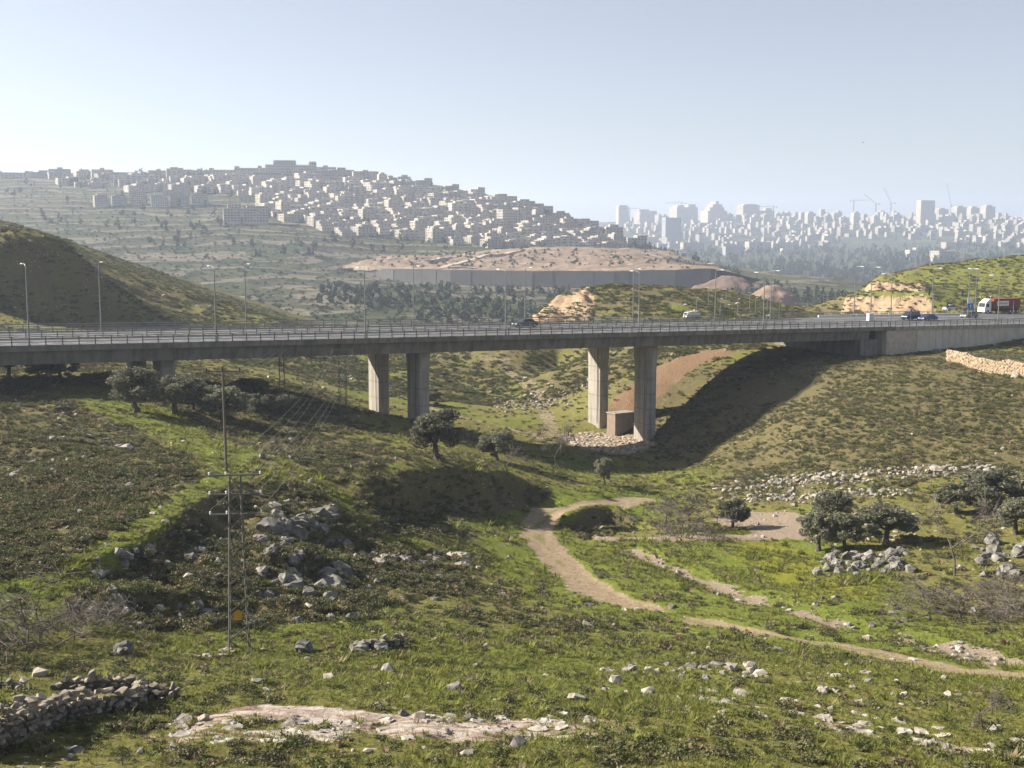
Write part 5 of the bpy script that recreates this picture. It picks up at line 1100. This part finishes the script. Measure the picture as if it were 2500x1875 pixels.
def stone_wall(pts, hts, size, label, pool, limit=300, thick=.6, neat=False):
    o = link('dry_stone_wall', None); tag(o, label, 'stone wall'); P_ = [G(*p) if len(p) == 2 else Vector(p) for p in pts]; cnt = 0; extra = []
    core = MB()
    for k in range(len(P_) - 1):
        a, b = P_[k], P_[k + 1]; L = (b - a).length; n = max(1, int(L / (size * .95))); u = (b - a).normalized(); w_ = Vector((-u.y, u.x, 0)).normalized()
        core.bar(a.lerp(b, .0) + Vector((0, 0, hts[k] * .25)), b + Vector((0, 0, hts[k + 1] * .25)), thick * .55, min(hts[k], hts[k + 1]) * .8)
        for i in range(n):
            t = (i + .5) / n; base = a.lerp(b, t); base.z = float(bil(base.x, base.y)); h = hts[k] + (hts[k + 1] - hts[k]) * t + random.uniform(-.12, .12) * hts[k] * (not neat); rows = max(1, int(round(h / (size * .55))))
            for r in range(rows):
                for side in ((-1,) if neat else (-1, 1) if r < rows - 1 else (0,)):
                    q = base + u * (random.uniform(-.2, .2) * size + (.45 * size if r % 2 else 0)) + w_ * (side * thick * .28 + random.uniform(-.05, .05)); s = size * random.uniform(.85, 1.3) * (1.15 if side == 0 else 1)
                    M = (q.x, q.y, base.z + (r + .35) * size * .55); me_ = random.choice(pool); e = (random.gauss(0, .2), random.gauss(0, .2), random.uniform(0, 6.28)); sc_ = (s, s, s * random.uniform(.75, 1.05))
                    if neat: e = (random.gauss(0, .03), random.gauss(0, .03), math.atan2(u.y, u.x) + random.gauss(0, .06)); sc_ = (size * random.uniform(.85, 1.05), size * .7, size * .56)
                    if cnt < limit: st = link('stone', me_, o, M); st.rotation_euler = e; st.scale = sc_; cnt += 1
                    else: extra.append((M, e, sc_, me_))
    core.build('core', M_rockdark, o)
    if extra:
        x_ = MB()
        for M, e, sc_, me_ in extra:
            T = Matrix.LocRotScale(Vector(M), Matrix.Rotation(e[2], 3, 'Z').to_quaternion(), Vector(sc_)); x_.add([T @ v.co for v in me_.vertices], [tuple(p.vertices) for p in me_.polygons])
        k = x_.build('small_stones', pool[0].materials[0], o); k['kind'] = 'stuff'
    return o
M_rockdark = mat('packed_rubble', [(0.06, 0.055, 0.045), (0.11, 0.10, 0.085)], 4, .95)
stone_wall([(-60, 1868), (60, 1800), (150, 1760), (265, 1735)], [1.5, 1.35, 1.1, .8], .42, 'tallest stretch of grey dry-stone wall, running into the grass shelf', wallst)
stone_wall([(265, 1735), (330, 1735), (345, 1700), (430, 1706)], [.95, .9, .8, .5], .42, 'ruined corner of dry-stone wall with tumbled grey stones', wallst)
stone_wall([(125, 1690), (230, 1684), (330, 1684)], [.55, .75, .6], .40, 'low back run of dry-stone wall enclosing a green patch', wallst)
stone_wall([(-30, 1682), (60, 1680)], [.5, .35], .40, 'short low stub of dry-stone wall beside the green patch', wallst)
stone_wall([(860, 1592), (985, 1580)], [.7, .8], .38, 'short dark dry-stone wall in front of the grassy slope', wallst)
q1 = atY(2312, 893, 214); q2 = atY(2400, 903, 205); q3 = atY(2530, 920, 196)
stone_wall([tuple(q1), tuple(q2), tuple(q3)], [2.2, 2.3, 2.4], .5, 'sunlit ochre terrace wall below the junction', wallst2, 300, .7, True)
# stone apron and culvert at the pier foot
ap = link('stone_apron', None); tag(ap, 'pale cobbled apron sloping down before the right piers', 'apron'); M_apron = mat('apron_stone', [(0.36, 0.30, 0.23), (0.50, 0.43, 0.34)], 2, .95, .04, 8, obj_rand=.2); coble = [rock_mesh(540 + i, M_apron, .35, 12, 'stone') for i in range(5)]
cnt = 0; apx = [(1375, 1058), (1450, 1057), (1540, 1068), (1600, 1082), (1565, 1098), (1525, 1112), (1480, 1105), (1420, 1092), (1370, 1078)]
for i in range(2200):
    px, py = rng.uniform(1368, 1602), rng.uniform(1056, 1113)
    if not inpoly(px, py, apx): continue
    p = G(px, py); st = link('stone', coble[cnt % 5], ap, (p.x, p.y, p.z + .08), rng.uniform(0, 6.28)); s = rng.uniform(.55, .9); st.scale = (s, s, s); cnt += 1
    if cnt >= 300: break
cul = link('culvert_box', None); tag(cul, 'brown concrete culvert box between the right piers', 'culvert'); pc = G(1522, 1056); mb = MB(); Mr = Matrix.Translation((pc.x, pc.y, float(bil(pc.x, pc.y)))) @ Matrix.Rotation(BRZ, 4, 'Z')
mb.box(-2.0, 2.0, -.2, 2.2, -1.5, 3.4, 0, Mr); mb.build('wall', mat('brown_concrete', [(0.20, 0.155, 0.115), (0.28, 0.22, 0.165)], 1, .9), cul); mb = MB(); mb.box(-2.15, 2.15, -.35, 2.3, 3.403, 3.6, 0, Mr); mb.build('cap', M_conc2, cul)

# ------------------------------------------------------------------ street lamps
M_pole = mat('lamp_pole', [(0.17, 0.175, 0.18), (0.23, 0.235, 0.24)], 2, .5, metal=.3)
def lamp_meshes(h, arm):
    a = MB(); a.tube((0, 0, 0), (0, 0, h), .115, .07, 8); a.box(-.18, .18, -.18, .18, 0, .04)
    b = MB(); pts = [(0, 0, h - .02), (0, .15, h + .28), (0, .6, h + .45), (0, arm, h + .5)]
    for p, q in zip(pts[:-1], pts[1:]): b.tube(p, q, .055, .05, 6)
    c = MB(); c.box(-.16, .16, arm - .1, arm + .85, h + .42, h + .56); return a.mesh('pole', M_pole), b.mesh('arm', M_pole), c.mesh('lamp_head', mat('lamp_head', [(0.55, 0.56, 0.57)], 1, .4), bevel=.03)
LM = lamp_meshes(9.5, 1.6)
def lamp(p, rz, label, group=None, h=1.0):
    o = link('street_lamp', None, None, p, rz)
    for m, n in zip(LM, ('pole', 'arm', 'lamp_head')): c = link(n, m, o); c.scale = (1, 1, h)
    return tag(o, label, 'street lamp', group)
near_px = [72, 528, 892, 1235, 1560, 1864, 2174, 2437]
nm = ['before the shaded road cut', 'above the left olive grove', 'over the middle piers', 'beside the dark car', 'above the right piers', 'over the abutment slope', 'at the bridge end', 'on the retaining wall']
for px, t in zip(near_px, nm): lamp(bp3(s_of(px), .05 if px < 2180 else .1, .14), BRZ, 'grey street lamp on the near bridge edge ' + t)
for px, t in zip((247, 601, 1010, 1282, 1545, 1745, 1880), ('before the left hill', 'before the terraced hillside', 'before the dark woodland', 'left of the rocky knob', 'before the rocky knob', 'beside the white lorry', 'near the far rail end')):
    lamp(bp3(s_far(px, W), W - .05, .14), BRZ + math.pi, 'grey street lamp on the far bridge edge ' + t)
for px, py, t in ((2085, 772, 'before the tan rock cut'), (2125, 778, 'behind the white cabinet'), (2275, 775, 'carrying a traffic light arm'), (2363, 776, 'behind the blue road sign'), (2380, 772, 'beside the lorry cab')):
    lamp(onroad(px, py), BRZ + (math.pi if px % 2 else 0), 'grey street lamp on the junction ' + t, None, 1.12)
# distant highway with its lamp row
hw = MB(); hp = [atZ(1560, 778, -7.0), atZ(1760, 776, -7.5), atZ(1930, 772, -8.0), atZ(2120, 766, -9)]
hp = [Vector((a.x, y_, z_)) for a, y_, z_ in zip((atY(1600, 770, 470), atY(1780, 770, 560), atY(1950, 770, 680), atY(2110, 770, 860)), (470, 560, 680, 860), (-5, -6, -7, -8))]
for a, b in zip(hp[:-1], hp[1:]): hw.add([a + Vector((0, -9, 0)), b + Vector((0, -9, 0)), b + Vector((0, 9, 0)), a + Vector((0, 9, 0)), a + Vector((0, -14, -26)), b + Vector((0, -14, -26)), b + Vector((0, 14, -26)), a + Vector((0, 14, -26))], [(0, 1, 2, 3), (4, 5, 1, 0), (7, 3, 2, 6), (0, 3, 7, 4), (1, 5, 6, 2)])
tag(hw.build('highway', M_asphalt), 'distant highway on a causeway in the valley', kind='structure')
for i in range(20):
    t = i / 19 * 2.999; k = int(t); p = hp[k].lerp(hp[k + 1], t - k) + Vector((0, 8.5 if i % 2 else -8.5, 0)); lamp(p, 0 if i % 2 == 0 else math.pi, 'thin lamp post in the row along the distant highway', 'lamp row on the distant highway')

for i in range(9):
    px = 1700 + i * 24 + (i % 3) * 5; p = atY(px, 775, 300 + (i % 2) * 14); p.z = float(bil(p.x, p.y)); lamp(p, 0 if i % 2 else math.pi, 'short lamp post on the slip road before the rocky knob', 'lamp posts on the slip road', .46)
# ------------------------------------------------------------------ vehicles
M_tyre = mat('tyre', [(0.02, 0.02, 0.02), (0.035, 0.035, 0.035)], 4, .9); M_rim = mat('rim', [(0.45, 0.45, 0.46)], 2, .4, metal=.5); M_glass = mat('car_glass', [(0.02, 0.025, 0.03), (0.03, 0.035, 0.04)], 1, .08, spec=.6)
M_lampw = mat('headlamp', [(0.7, 0.7, 0.68)], 1, .2); M_lampr = mat('tail_lamp', [(0.35, 0.02, 0.015)], 1, .3)
def paint(n, c): return mat(n, [tuple(k * .95 for k in c), tuple(k * 1.03 for k in c)], .5, .3, spec=.5)
def prism(mb, prof, y0, y1, inset=0, mi=0):
    """side profile (x,z) spun out to a width; inset narrows the upper points"""
    zs = [p[1] for p in prof]; z0, z1 = min(zs), max(zs); n = len(prof); vs = []
    for sgn, y in ((-1, y0), (1, y1)):
        for x, z in prof: vs.append((x, y - sgn * inset * (z - z0) / (z1 - z0) , z))
    mb.add(vs, [tuple(range(n)), tuple(range(2 * n - 1, n - 1, -1))] + [(i, n + i, n + (i + 1) % n, (i + 1) % n) for i in range(n)], mi)
def wheel(o, x, y, r, w_=.22):
    mb = MB(); mb.tube((0, -w_ / 2, 0), (0, w_ / 2, 0), r, n=16); t = mb.build('wheel', M_tyre, o, (x, y, r)); mb = MB(); mb.tube((0, -w_ / 2 - .012, 0), (0, w_ / 2 + .012, 0), r * .6, n=12); mb.build('rim', M_rim, t)
def car(p, rz, col, label, name='car', van=False):
    o = link(name, None, None, p, rz); m = paint(name + '_paint', col); mb = MB()
    if van: prof = [(-2.2, .3), (-2.25, .9), (-2.2, 1.05), (2.0, 1.05), (2.25, .85), (2.25, .3)]; top = [(-2.15, 1.04), (-2.0, 1.85), (1.0, 1.85), (1.9, 1.04)]
    else: prof = [(-2.2, .28), (-2.25, .75), (-2.1, .92), (-1.2, .98), (1.0, .93), (2.05, .78), (2.22, .55), (2.2, .28)]; top = [(-1.75, .96), (-1.05, 1.42), (.35, 1.44), (1.15, .93)]
    prism(mb, prof, -.88, .88, .06); mb.build('body', m, o, bevel=.05); mb = MB(); prism(mb, [(x * .985, z) for x, z in top], -.80, .80, .14); mb.build('windows', M_glass, o)
    mb = MB(); zt = max(z for x, z in top); xs = [x for x, z in top if z > zt - .05]; mb.box(min(xs) + .02, max(xs) - .02, -.655, .655, zt - .015, zt + .03); mb.build('roof', m, o)
    for y in (-.82, .82):
        for x in (-1.35, 1.4): wheel(o, x, y, .33)
    for y in (-.6, .6):
        mb = MB(); mb.box(2.1, 2.24, y - .17, y + .17, .58, .72); mb.build('headlight', M_lampw, o); mb = MB(); mb.box(-2.26, -2.18, y - .15, y + .15, .68, .82); mb.build('tail_light', M_lampr, o)
    return tag(o, label, 'car' if not van else 'van')
car(bp3(s_far(1282, 17.5), 17.5, .006), BRZ + math.pi, (.035, .04, .045), 'dark grey hatchback driving across the bridge')
car(onroad(2265, 783), BRZ + math.pi, (.02, .03, .14), 'dark blue car approaching the bridge end')
car(onroad(2224, 781), BRZ + math.pi, (.015, .02, .05), 'navy van right ahead of the dark blue car', 'van', True)
car(onroad(2366, 776), BRZ + math.pi, (.16, .165, .17), 'grey saloon behind the blue road sign')
car(onroad(2320, 758), BRZ, (.55, .55, .54), 'small white car beyond the junction guard rail')
def lorry(p, rz, label):
    o = link('lorry', None, None, p, rz); W_ = paint('lorry_white', (.72, .72, .70)); Rd = mat('container_red', [(.20, .035, .02), (.27, .05, .03)], 1.5, .6); mb = MB()
    prism(mb, [(3.4, .5), (3.4, 2.9), (5.1, 2.95), (5.55, 1.7), (5.6, .5)], -1.2, 1.2, .05); mb.build('cab', W_, o, bevel=.05)
    mb = MB(); prism(mb, [(3.35, 2.96), (3.35, 3.75), (3.9, 3.7), (5.0, 2.97)], -1.1, 1.1, .1); mb.build('wind_deflector', W_, o, bevel=.04)
    mb = MB(); mb.add([(5.575, -1.05, 1.75), (5.575, 1.05, 1.75), (5.2, 1.0, 2.75), (5.2, -1.0, 2.75)], [(0, 1, 2, 3)]); mb.build('windscreen', M_glass, o)
    for y in (-1.215, 1.215): mb = MB(); mb.box(4.2, 5.1, y - .01, y + .01, 1.75, 2.6); mb.build('side_window', M_glass, o)
    mb = MB(); mb.box(-6.4, 5.3, -.5, .5, .7, 1.0); mb.box(-6.2, 1.5, -1.15, 1.15, 1.0, 1.25); mb.box(-6.0, 1.0, -1.2, -1.1, .55, 1.0); mb.build('chassis', M_tyre, o)
    c = MB(); c.box(-6.4, 2.6, -1.22, 1.22, 1.26, 3.7); c = c.build('container', Rd, o)
    for i in range(17):
        for y in (-1.25, 1.25): mb = MB(); mb.box(-6.2 + i * .53, -5.95 + i * .53, y - .03, y + .03, 1.35, 3.6); mb.build('rib', Rd, c)
    for y in (-1.3, 1.3): mb = MB(); mb.box(-2.4, 1.6, y - .012, y + .012, 1.95, 3.2); pn = mb.build('panel', W_, o); mb = MB(); mb.box(-2.0, 1.2, y - .016, y + .016, 2.45, 2.68); mb.build('lettering_band', M_greyb, pn)
    for x in (4.6, 1.2, -3.2, -4.4, -5.6):
        for y in (-1.05, 1.05): wheel(o, x, y, .5, .3)
    return tag(o, label, 'lorry')
lorry(onroad(2435, 765), BRZ + math.pi - .12, 'white-cabbed lorry with a dark red skip container')
def small_truck(p, rz, label):
    o = link('flatbed_truck', None, None, p, rz); W_ = paint('truck_white', (.7, .7, .68)); mb = MB(); prism(mb, [(1.0, .5), (1.0, 2.1), (2.1, 2.1), (2.6, 1.3), (2.7, .5)], -.95, .95, .06); mb.build('cab', W_, o, bevel=.04)
    mb = MB(); mb.add([(2.62, -.8, 1.32), (2.62, .8, 1.32), (2.18, .75, 2.0), (2.18, -.75, 2.0)], [(0, 1, 2, 3)]); mb.build('windscreen', M_glass, o)
    mb = MB(); mb.box(-2.8, .9, -1.0, 1.0, .75, .9); mb.box(-2.8, .9, -1.0, -.94, .9, 1.9); mb.box(-2.8, .9, .94, 1.0, .9, 1.9); mb.box(-2.8, .9, -.94, .94, 2.3, 2.38); mb.build('bed', W_, o)
    mb = MB(); mb.box(-1.4, -1.0, -.2, .2, 2.4, 3.0); mb.build('beacon', mat('amber', [(.5, .32, .05)], 1, .4), o)
    for x in (1.9, -1.9):
        for y in (-.85, .85): wheel(o, x, y, .4)
    return tag(o, label, 'truck')
tp = atY(1688, 785, 296); small_truck(Vector((tp.x, tp.y, float(bil(tp.x, tp.y)))), BRZ + math.pi, 'white flatbed truck with a yellow beacon beyond the far rail').scale = (.78, .78, .78)
# cabinet, signs, traffic lights
mb = MB(); mb.box(-.7, .7, -.35, .35, 0, 1.5); mb.box(-.78, .78, -.42, .42, 1.503, 1.6); mb.box(-.68, -.02, -.38, -.352, .1, 1.4); o = mb.build('control_cabinet', mat('cabinet_white', [(.68, .68, .66)], 1, .6), None, onroad(2124, 783), BRZ); tag(o, 'white roadside control cabinet by the bridge end', 'cabinet')
M_black = mat('signal_black', [(.02, .02, .022)], 1, .6); M_blue = mat('sign_blue', [(.05, .16, .5)], 1, .5)
def signal(p, h, arm, dirn, label):
    o = link('traffic_light', None, None, p, BRZ); mb = MB(); mb.tube((0, 0, 0), (0, 0, h + .4), .07, n=8); mb.build('pole', M_pole, o)
    if arm: mb = MB(); mb.bar((0, 0, h), (dirn * arm, 0, h + .3), .09, .09); mb.build('arm', M_pole, o)
    hd = MB(); hd.box(dirn * arm - .22, dirn * arm + .22, -.32, -.08, h - .75, h + .65); hd = hd.build('signal_head', M_black, o)
    for i, c in enumerate(((.25, .02, .02), (.2, .12, .02), (.02, .15, .06))): m1 = MB(); m1.tube((dirn * arm, -.36, h + .4 - i * .42), (dirn * arm, -.3, h + .4 - i * .42), .14, n=10); m1.build('lens', mat('lens%d' % i, [c], 1, .3), hd)
    return tag(o, label, 'traffic light')
signal(onroad(2278, 776), 5.9, 1.9, -1, 'overhead traffic light on a level arm before the rock cut'); signal(onroad(2362, 772), 5.4, 2.5, -1, 'overhead traffic light on a slanting arm above the grey saloon')
signal(onroad(2349, 768), 2.9, 0, 1, 'low traffic light beside the slanting arm'); signal(onroad(2473, 774), 3.2, 0, 1, 'low traffic light before the red container'); signal(onroad(2310, 770), 2.4, 0, 1, 'short traffic light near the small white car')
sg = link('road_sign', None, None, onroad(2366, 780), BRZ); tag(sg, 'white and blue direction sign beside the lorry cab', 'road sign')
for x in (-.7, .7): mb = MB(); mb.tube((x, 0, 0), (x, 0, 4.6), .05, n=6); mb.build('post', M_pole, sg)
mb = MB(); mb.box(-1.0, 1.0, -.1, -.055, 3.6, 4.6); mb.build('white_panel', M_tank, sg); mb = MB(); mb.box(-.9, 1.1, -.1, -.055, 2.2, 3.57); bl = mb.build('blue_panel', M_blue, sg)
mb = MB(); mb.box(.0, .22, -.12, -.102, 2.45, 3.1); mb.add([(-.25, -.12, 3.0), (.47, -.12, 3.0), (.11, -.12, 3.4)], [(0, 1, 2)]); mb.build('arrow', M_tank, bl)
ks = link('keep_right_sign', None, None, onroad(2223, 784), BRZ); tag(ks, 'small round blue sign on a post by the navy van', 'road sign'); mb = MB(); mb.tube((0, 0, 0), (0, 0, 2.4), .04, n=6); mb.build('post', M_pole, ks); mb = MB(); mb.tube((0, -.08, 2.2), (0, -.05, 2.2), .35, n=16); mb.build('disc', M_blue, ks)
# guard rail of the junction's far side and its white barrier
gr = link('junction_barrier', None); tag(gr, 'white concrete barrier with steel rail along the rock cut', 'barrier'); mb = MB(); strip(mb, S1 + 14, S1 + 62, 33.0, 33.3, -.3, .32); mb.build('barrier', M_white, gr); rail(34.5, S1 - 8, S1 + 60, -.2, gr, -1)

# ------------------------------------------------------------------ power line
M_lat = mat('lattice_steel', [(0.10, 0.093, 0.076), (0.15, 0.14, 0.118)], 2, .7); M_ins = mat('porcelain', [(.75, .75, .74)], 1, .3); M_wood = mat('pole_wood', [(.10, .085, .065), (.17, .145, .11)], 2, .9)
def lattice(p, h, wb, wt, arms, rz, label, frame=False):
    o = link('lattice_pylon', None, None, p, rz); q = lambda sx, sy, t: Vector((sx * (wb + (wt - wb) * t) / 2, sy * (wb + (wt - wb) * t) / 2, h * t))
    for sx in (-1, 1):
        for sy in (-1, 1): mb = MB(); mb.bar(q(sx, sy, -.05), q(sx, sy, 1), .06, .06); mb.build('leg', M_lat, o)
    mb = MB(); n = max(6, int(h / .75))
    for i in range(n):
        a, b = i / n, (i + 1) / n
        for f in (((-1, -1), (1, -1)), ((1, -1), (1, 1)), ((1, 1), (-1, 1)), ((-1, 1), (-1, -1))):
            k = f if i % 2 else f[::-1]; mb.bar(q(*k[0], a), q(*k[1], b), .045, .045)
    k = mb.build('bracing', M_lat, o); k['kind'] = 'stuff'; ends = []
    for z, hw_ in arms:
        mb = MB(); mb.bar((-hw_, -.1, z), (hw_, -.1, z), .06, .07); mb.bar((-hw_, .1, z), (hw_, .1, z), .05, .06); ar = mb.build('crossarm', M_lat, o)
        for x in (-hw_, -hw_ * .35, hw_): m1 = MB(); m1.tube((x, 0, z + .03), (x, 0, z + .13), .05, .035, 8); m1.tube((x, 0, z + .13), (x, 0, z + .18), .06, .04, 8); m1.build('insulator', M_ins, ar)
        ends += [(x, z + .26) for x in (-hw_, hw_)]
    if frame:
        mb = MB(); f = frame
        for x in (-f, f): mb.bar((x, 0, h), (x * 1.1, 0, h + 1.6), .08, .08)
        mb.bar((-f, 0, h), (f, 0, h), .08, .08); mb.bar((-f * 1.1, 0, h + 1.6), (f * 1.1, 0, h + 1.6), .08, .08); mb.build('top_frame', M_lat, o)
    M = Matrix.Translation(p) @ Matrix.Rotation(rz, 4, 'Z'); tag(o, label, 'pylon'); return o, [M @ Vector((x, 0, z)) for x, z in ends], M
pb_ = G(585, 1588); hk = (1588 - 1150) * pb_.y / F * 1.03
py_, e1, M1 = lattice(pb_, hk, 1.05, .55, [(hk, 1.35), (hk - 1.05, 1.35), (hk - 2.15, 1.35)], R(8), 'near steel lattice pylon with three crossarms and a yellow plate')
mb = MB(); mb.box(-.2, .22, -.56, -.53, 1.9, 2.35); mb.add([(-.2, -.545, 2.352), (.22, -.545, 2.352), (.01, -.545, 2.5)], [(0, 1, 2)]); mb.build('warning_plate', mat('warning_yellow', [(.62, .33, .03)], 1, .5), py_)
p2 = G(838, 1018); h2 = (1018 - 880) * p2.y / F; _, e2, M2 = lattice(p2, h2, 1.0, .9, [], R(20), 'lattice pylon with a square head frame before the middle piers', 1.4)
p3 = G(690, 995); h3 = (995 - 838) * p3.y / F; _, e3, M3 = lattice(p3, h3, .9, .45, [(h3 - .8, .9)], R(15), 'slender lattice pylon rising before the bridge girder')
p4 = G(755, 955); lattice(p4, 10, 1.0, .5, [(9.6, 1.2)], R(15), 'lattice pylon standing beyond the bridge')
pw_ = G(553, 1152); hw2 = (1152 - 888) * pw_.y / F; o = link('wooden_pole', None, None, pw_, R(5)); tag(o, 'tall wooden power pole with a single crossarm', 'power pole'); mb = MB(); mb.tube((0, 0, -.5), (-.1, 0, hw2), .13, .085, 8); mb.build('pole', M_wood, o)
mb = MB(); mb.bar((-1.5, -.1, hw2 - .45), (1.45, -.1, hw2 - .45), .1, .12); ca = mb.build('crossarm', M_wood, o)
for x in (-1.45, -.1, 1.4): mb = MB(); mb.tube((x, -.1, hw2 - .38), (x, -.1, hw2 - .1), .08, .06, 8); mb.build('insulator', M_black, ca)
def wire(a, b, sag, label, group):
    mb = MB(); n = 14; pr = None
    for i in range(n + 1):
        t = i / n; q = a.lerp(b, t) - Vector((0, 0, sag * 4 * t * (1 - t)))
        if pr is not None: mb.tube(pr, q, .009, n=4, cap=False)
        pr = q
    tag(mb.build('overhead_wire', M_steel), label, 'wire', group)
heads = [M2 @ Vector((x, 0, z)) for z in (h2 + 1.6, h2 + .8, h2) for x in (-1.3, 1.3)]
for a, b in zip(e1, heads): wire(a, b, 1.6, 'sagging power wire between the near pylon and the framed one', 'wires from the near pylon')
for x, b in ((-1.45, e3[0]), (-.1, e3[0].lerp(e3[1], .5)), (1.4, e3[1])): wire(pw_ + Vector((x, -.1, hw2 - .1)), b, .8, 'thin wire from the wooden pole to the slender pylon', 'wires from the wooden pole')
# small finds
pt = G(1368, 1520)
for k, dx in enumerate((-.4, .42)):
    m1 = MB(); r = .3
    for i in range(12): a = i / 12 * 6.283; b = (i + 1) / 12 * 6.283; m1.tube((math.cos(a) * r, math.sin(a) * r, .1), (math.cos(b) * r, math.sin(b) * r, .1), .11, n=6, cap=False)
    tag(m1.build('old_tyre', M_tyre, None, (pt.x + dx, pt.y, float(bil(pt.x + dx, pt.y)))), 'black discarded tyre in the grass below the track', 'tyre', 'pair of discarded tyres')
bp_ = atY(2107, 348, 300); mb = MB(); mb.tube((-.2, 0, 0), (.2, 0, 0), .06, .03, 6); mb.add([(-.05, 0, .03), (.1, 0, .03), (.0, .5, .18)], [(0, 1, 2)]); mb.add([(-.05, 0, .03), (.1, 0, .03), (.0, -.5, .18)], [(0, 1, 2)]); tag(mb.build('bird', M_black, None, bp_), 'tiny dark bird flying high over the city ridge', 'bird')
# ------------------------------------------------------------------ air
hz = bpy.data.materials.new('haze_air'); hz.use_nodes = True; ns, ls = nodes(hz)
for n in list(ns):
    if n.type == 'BSDF_PRINCIPLED': ns.remove(n)
pv = ns.new('ShaderNodeVolumePrincipled'); pv.inputs['Color'].default_value = (0.70, 0.80, 1.0, 1); pv.inputs['Density'].default_value = 0.00018; pv.inputs['Anisotropy'].default_value = 0.28
ls.new(pv.outputs[0], ns['Material Output'].inputs['Volume'])
mb = MB(); mb.box(-8000, 8000, -150, 10500, -61.5, 330); tag(mb.build('haze', hz), 'pale blue morning haze filling the valley air', kind='stuff')
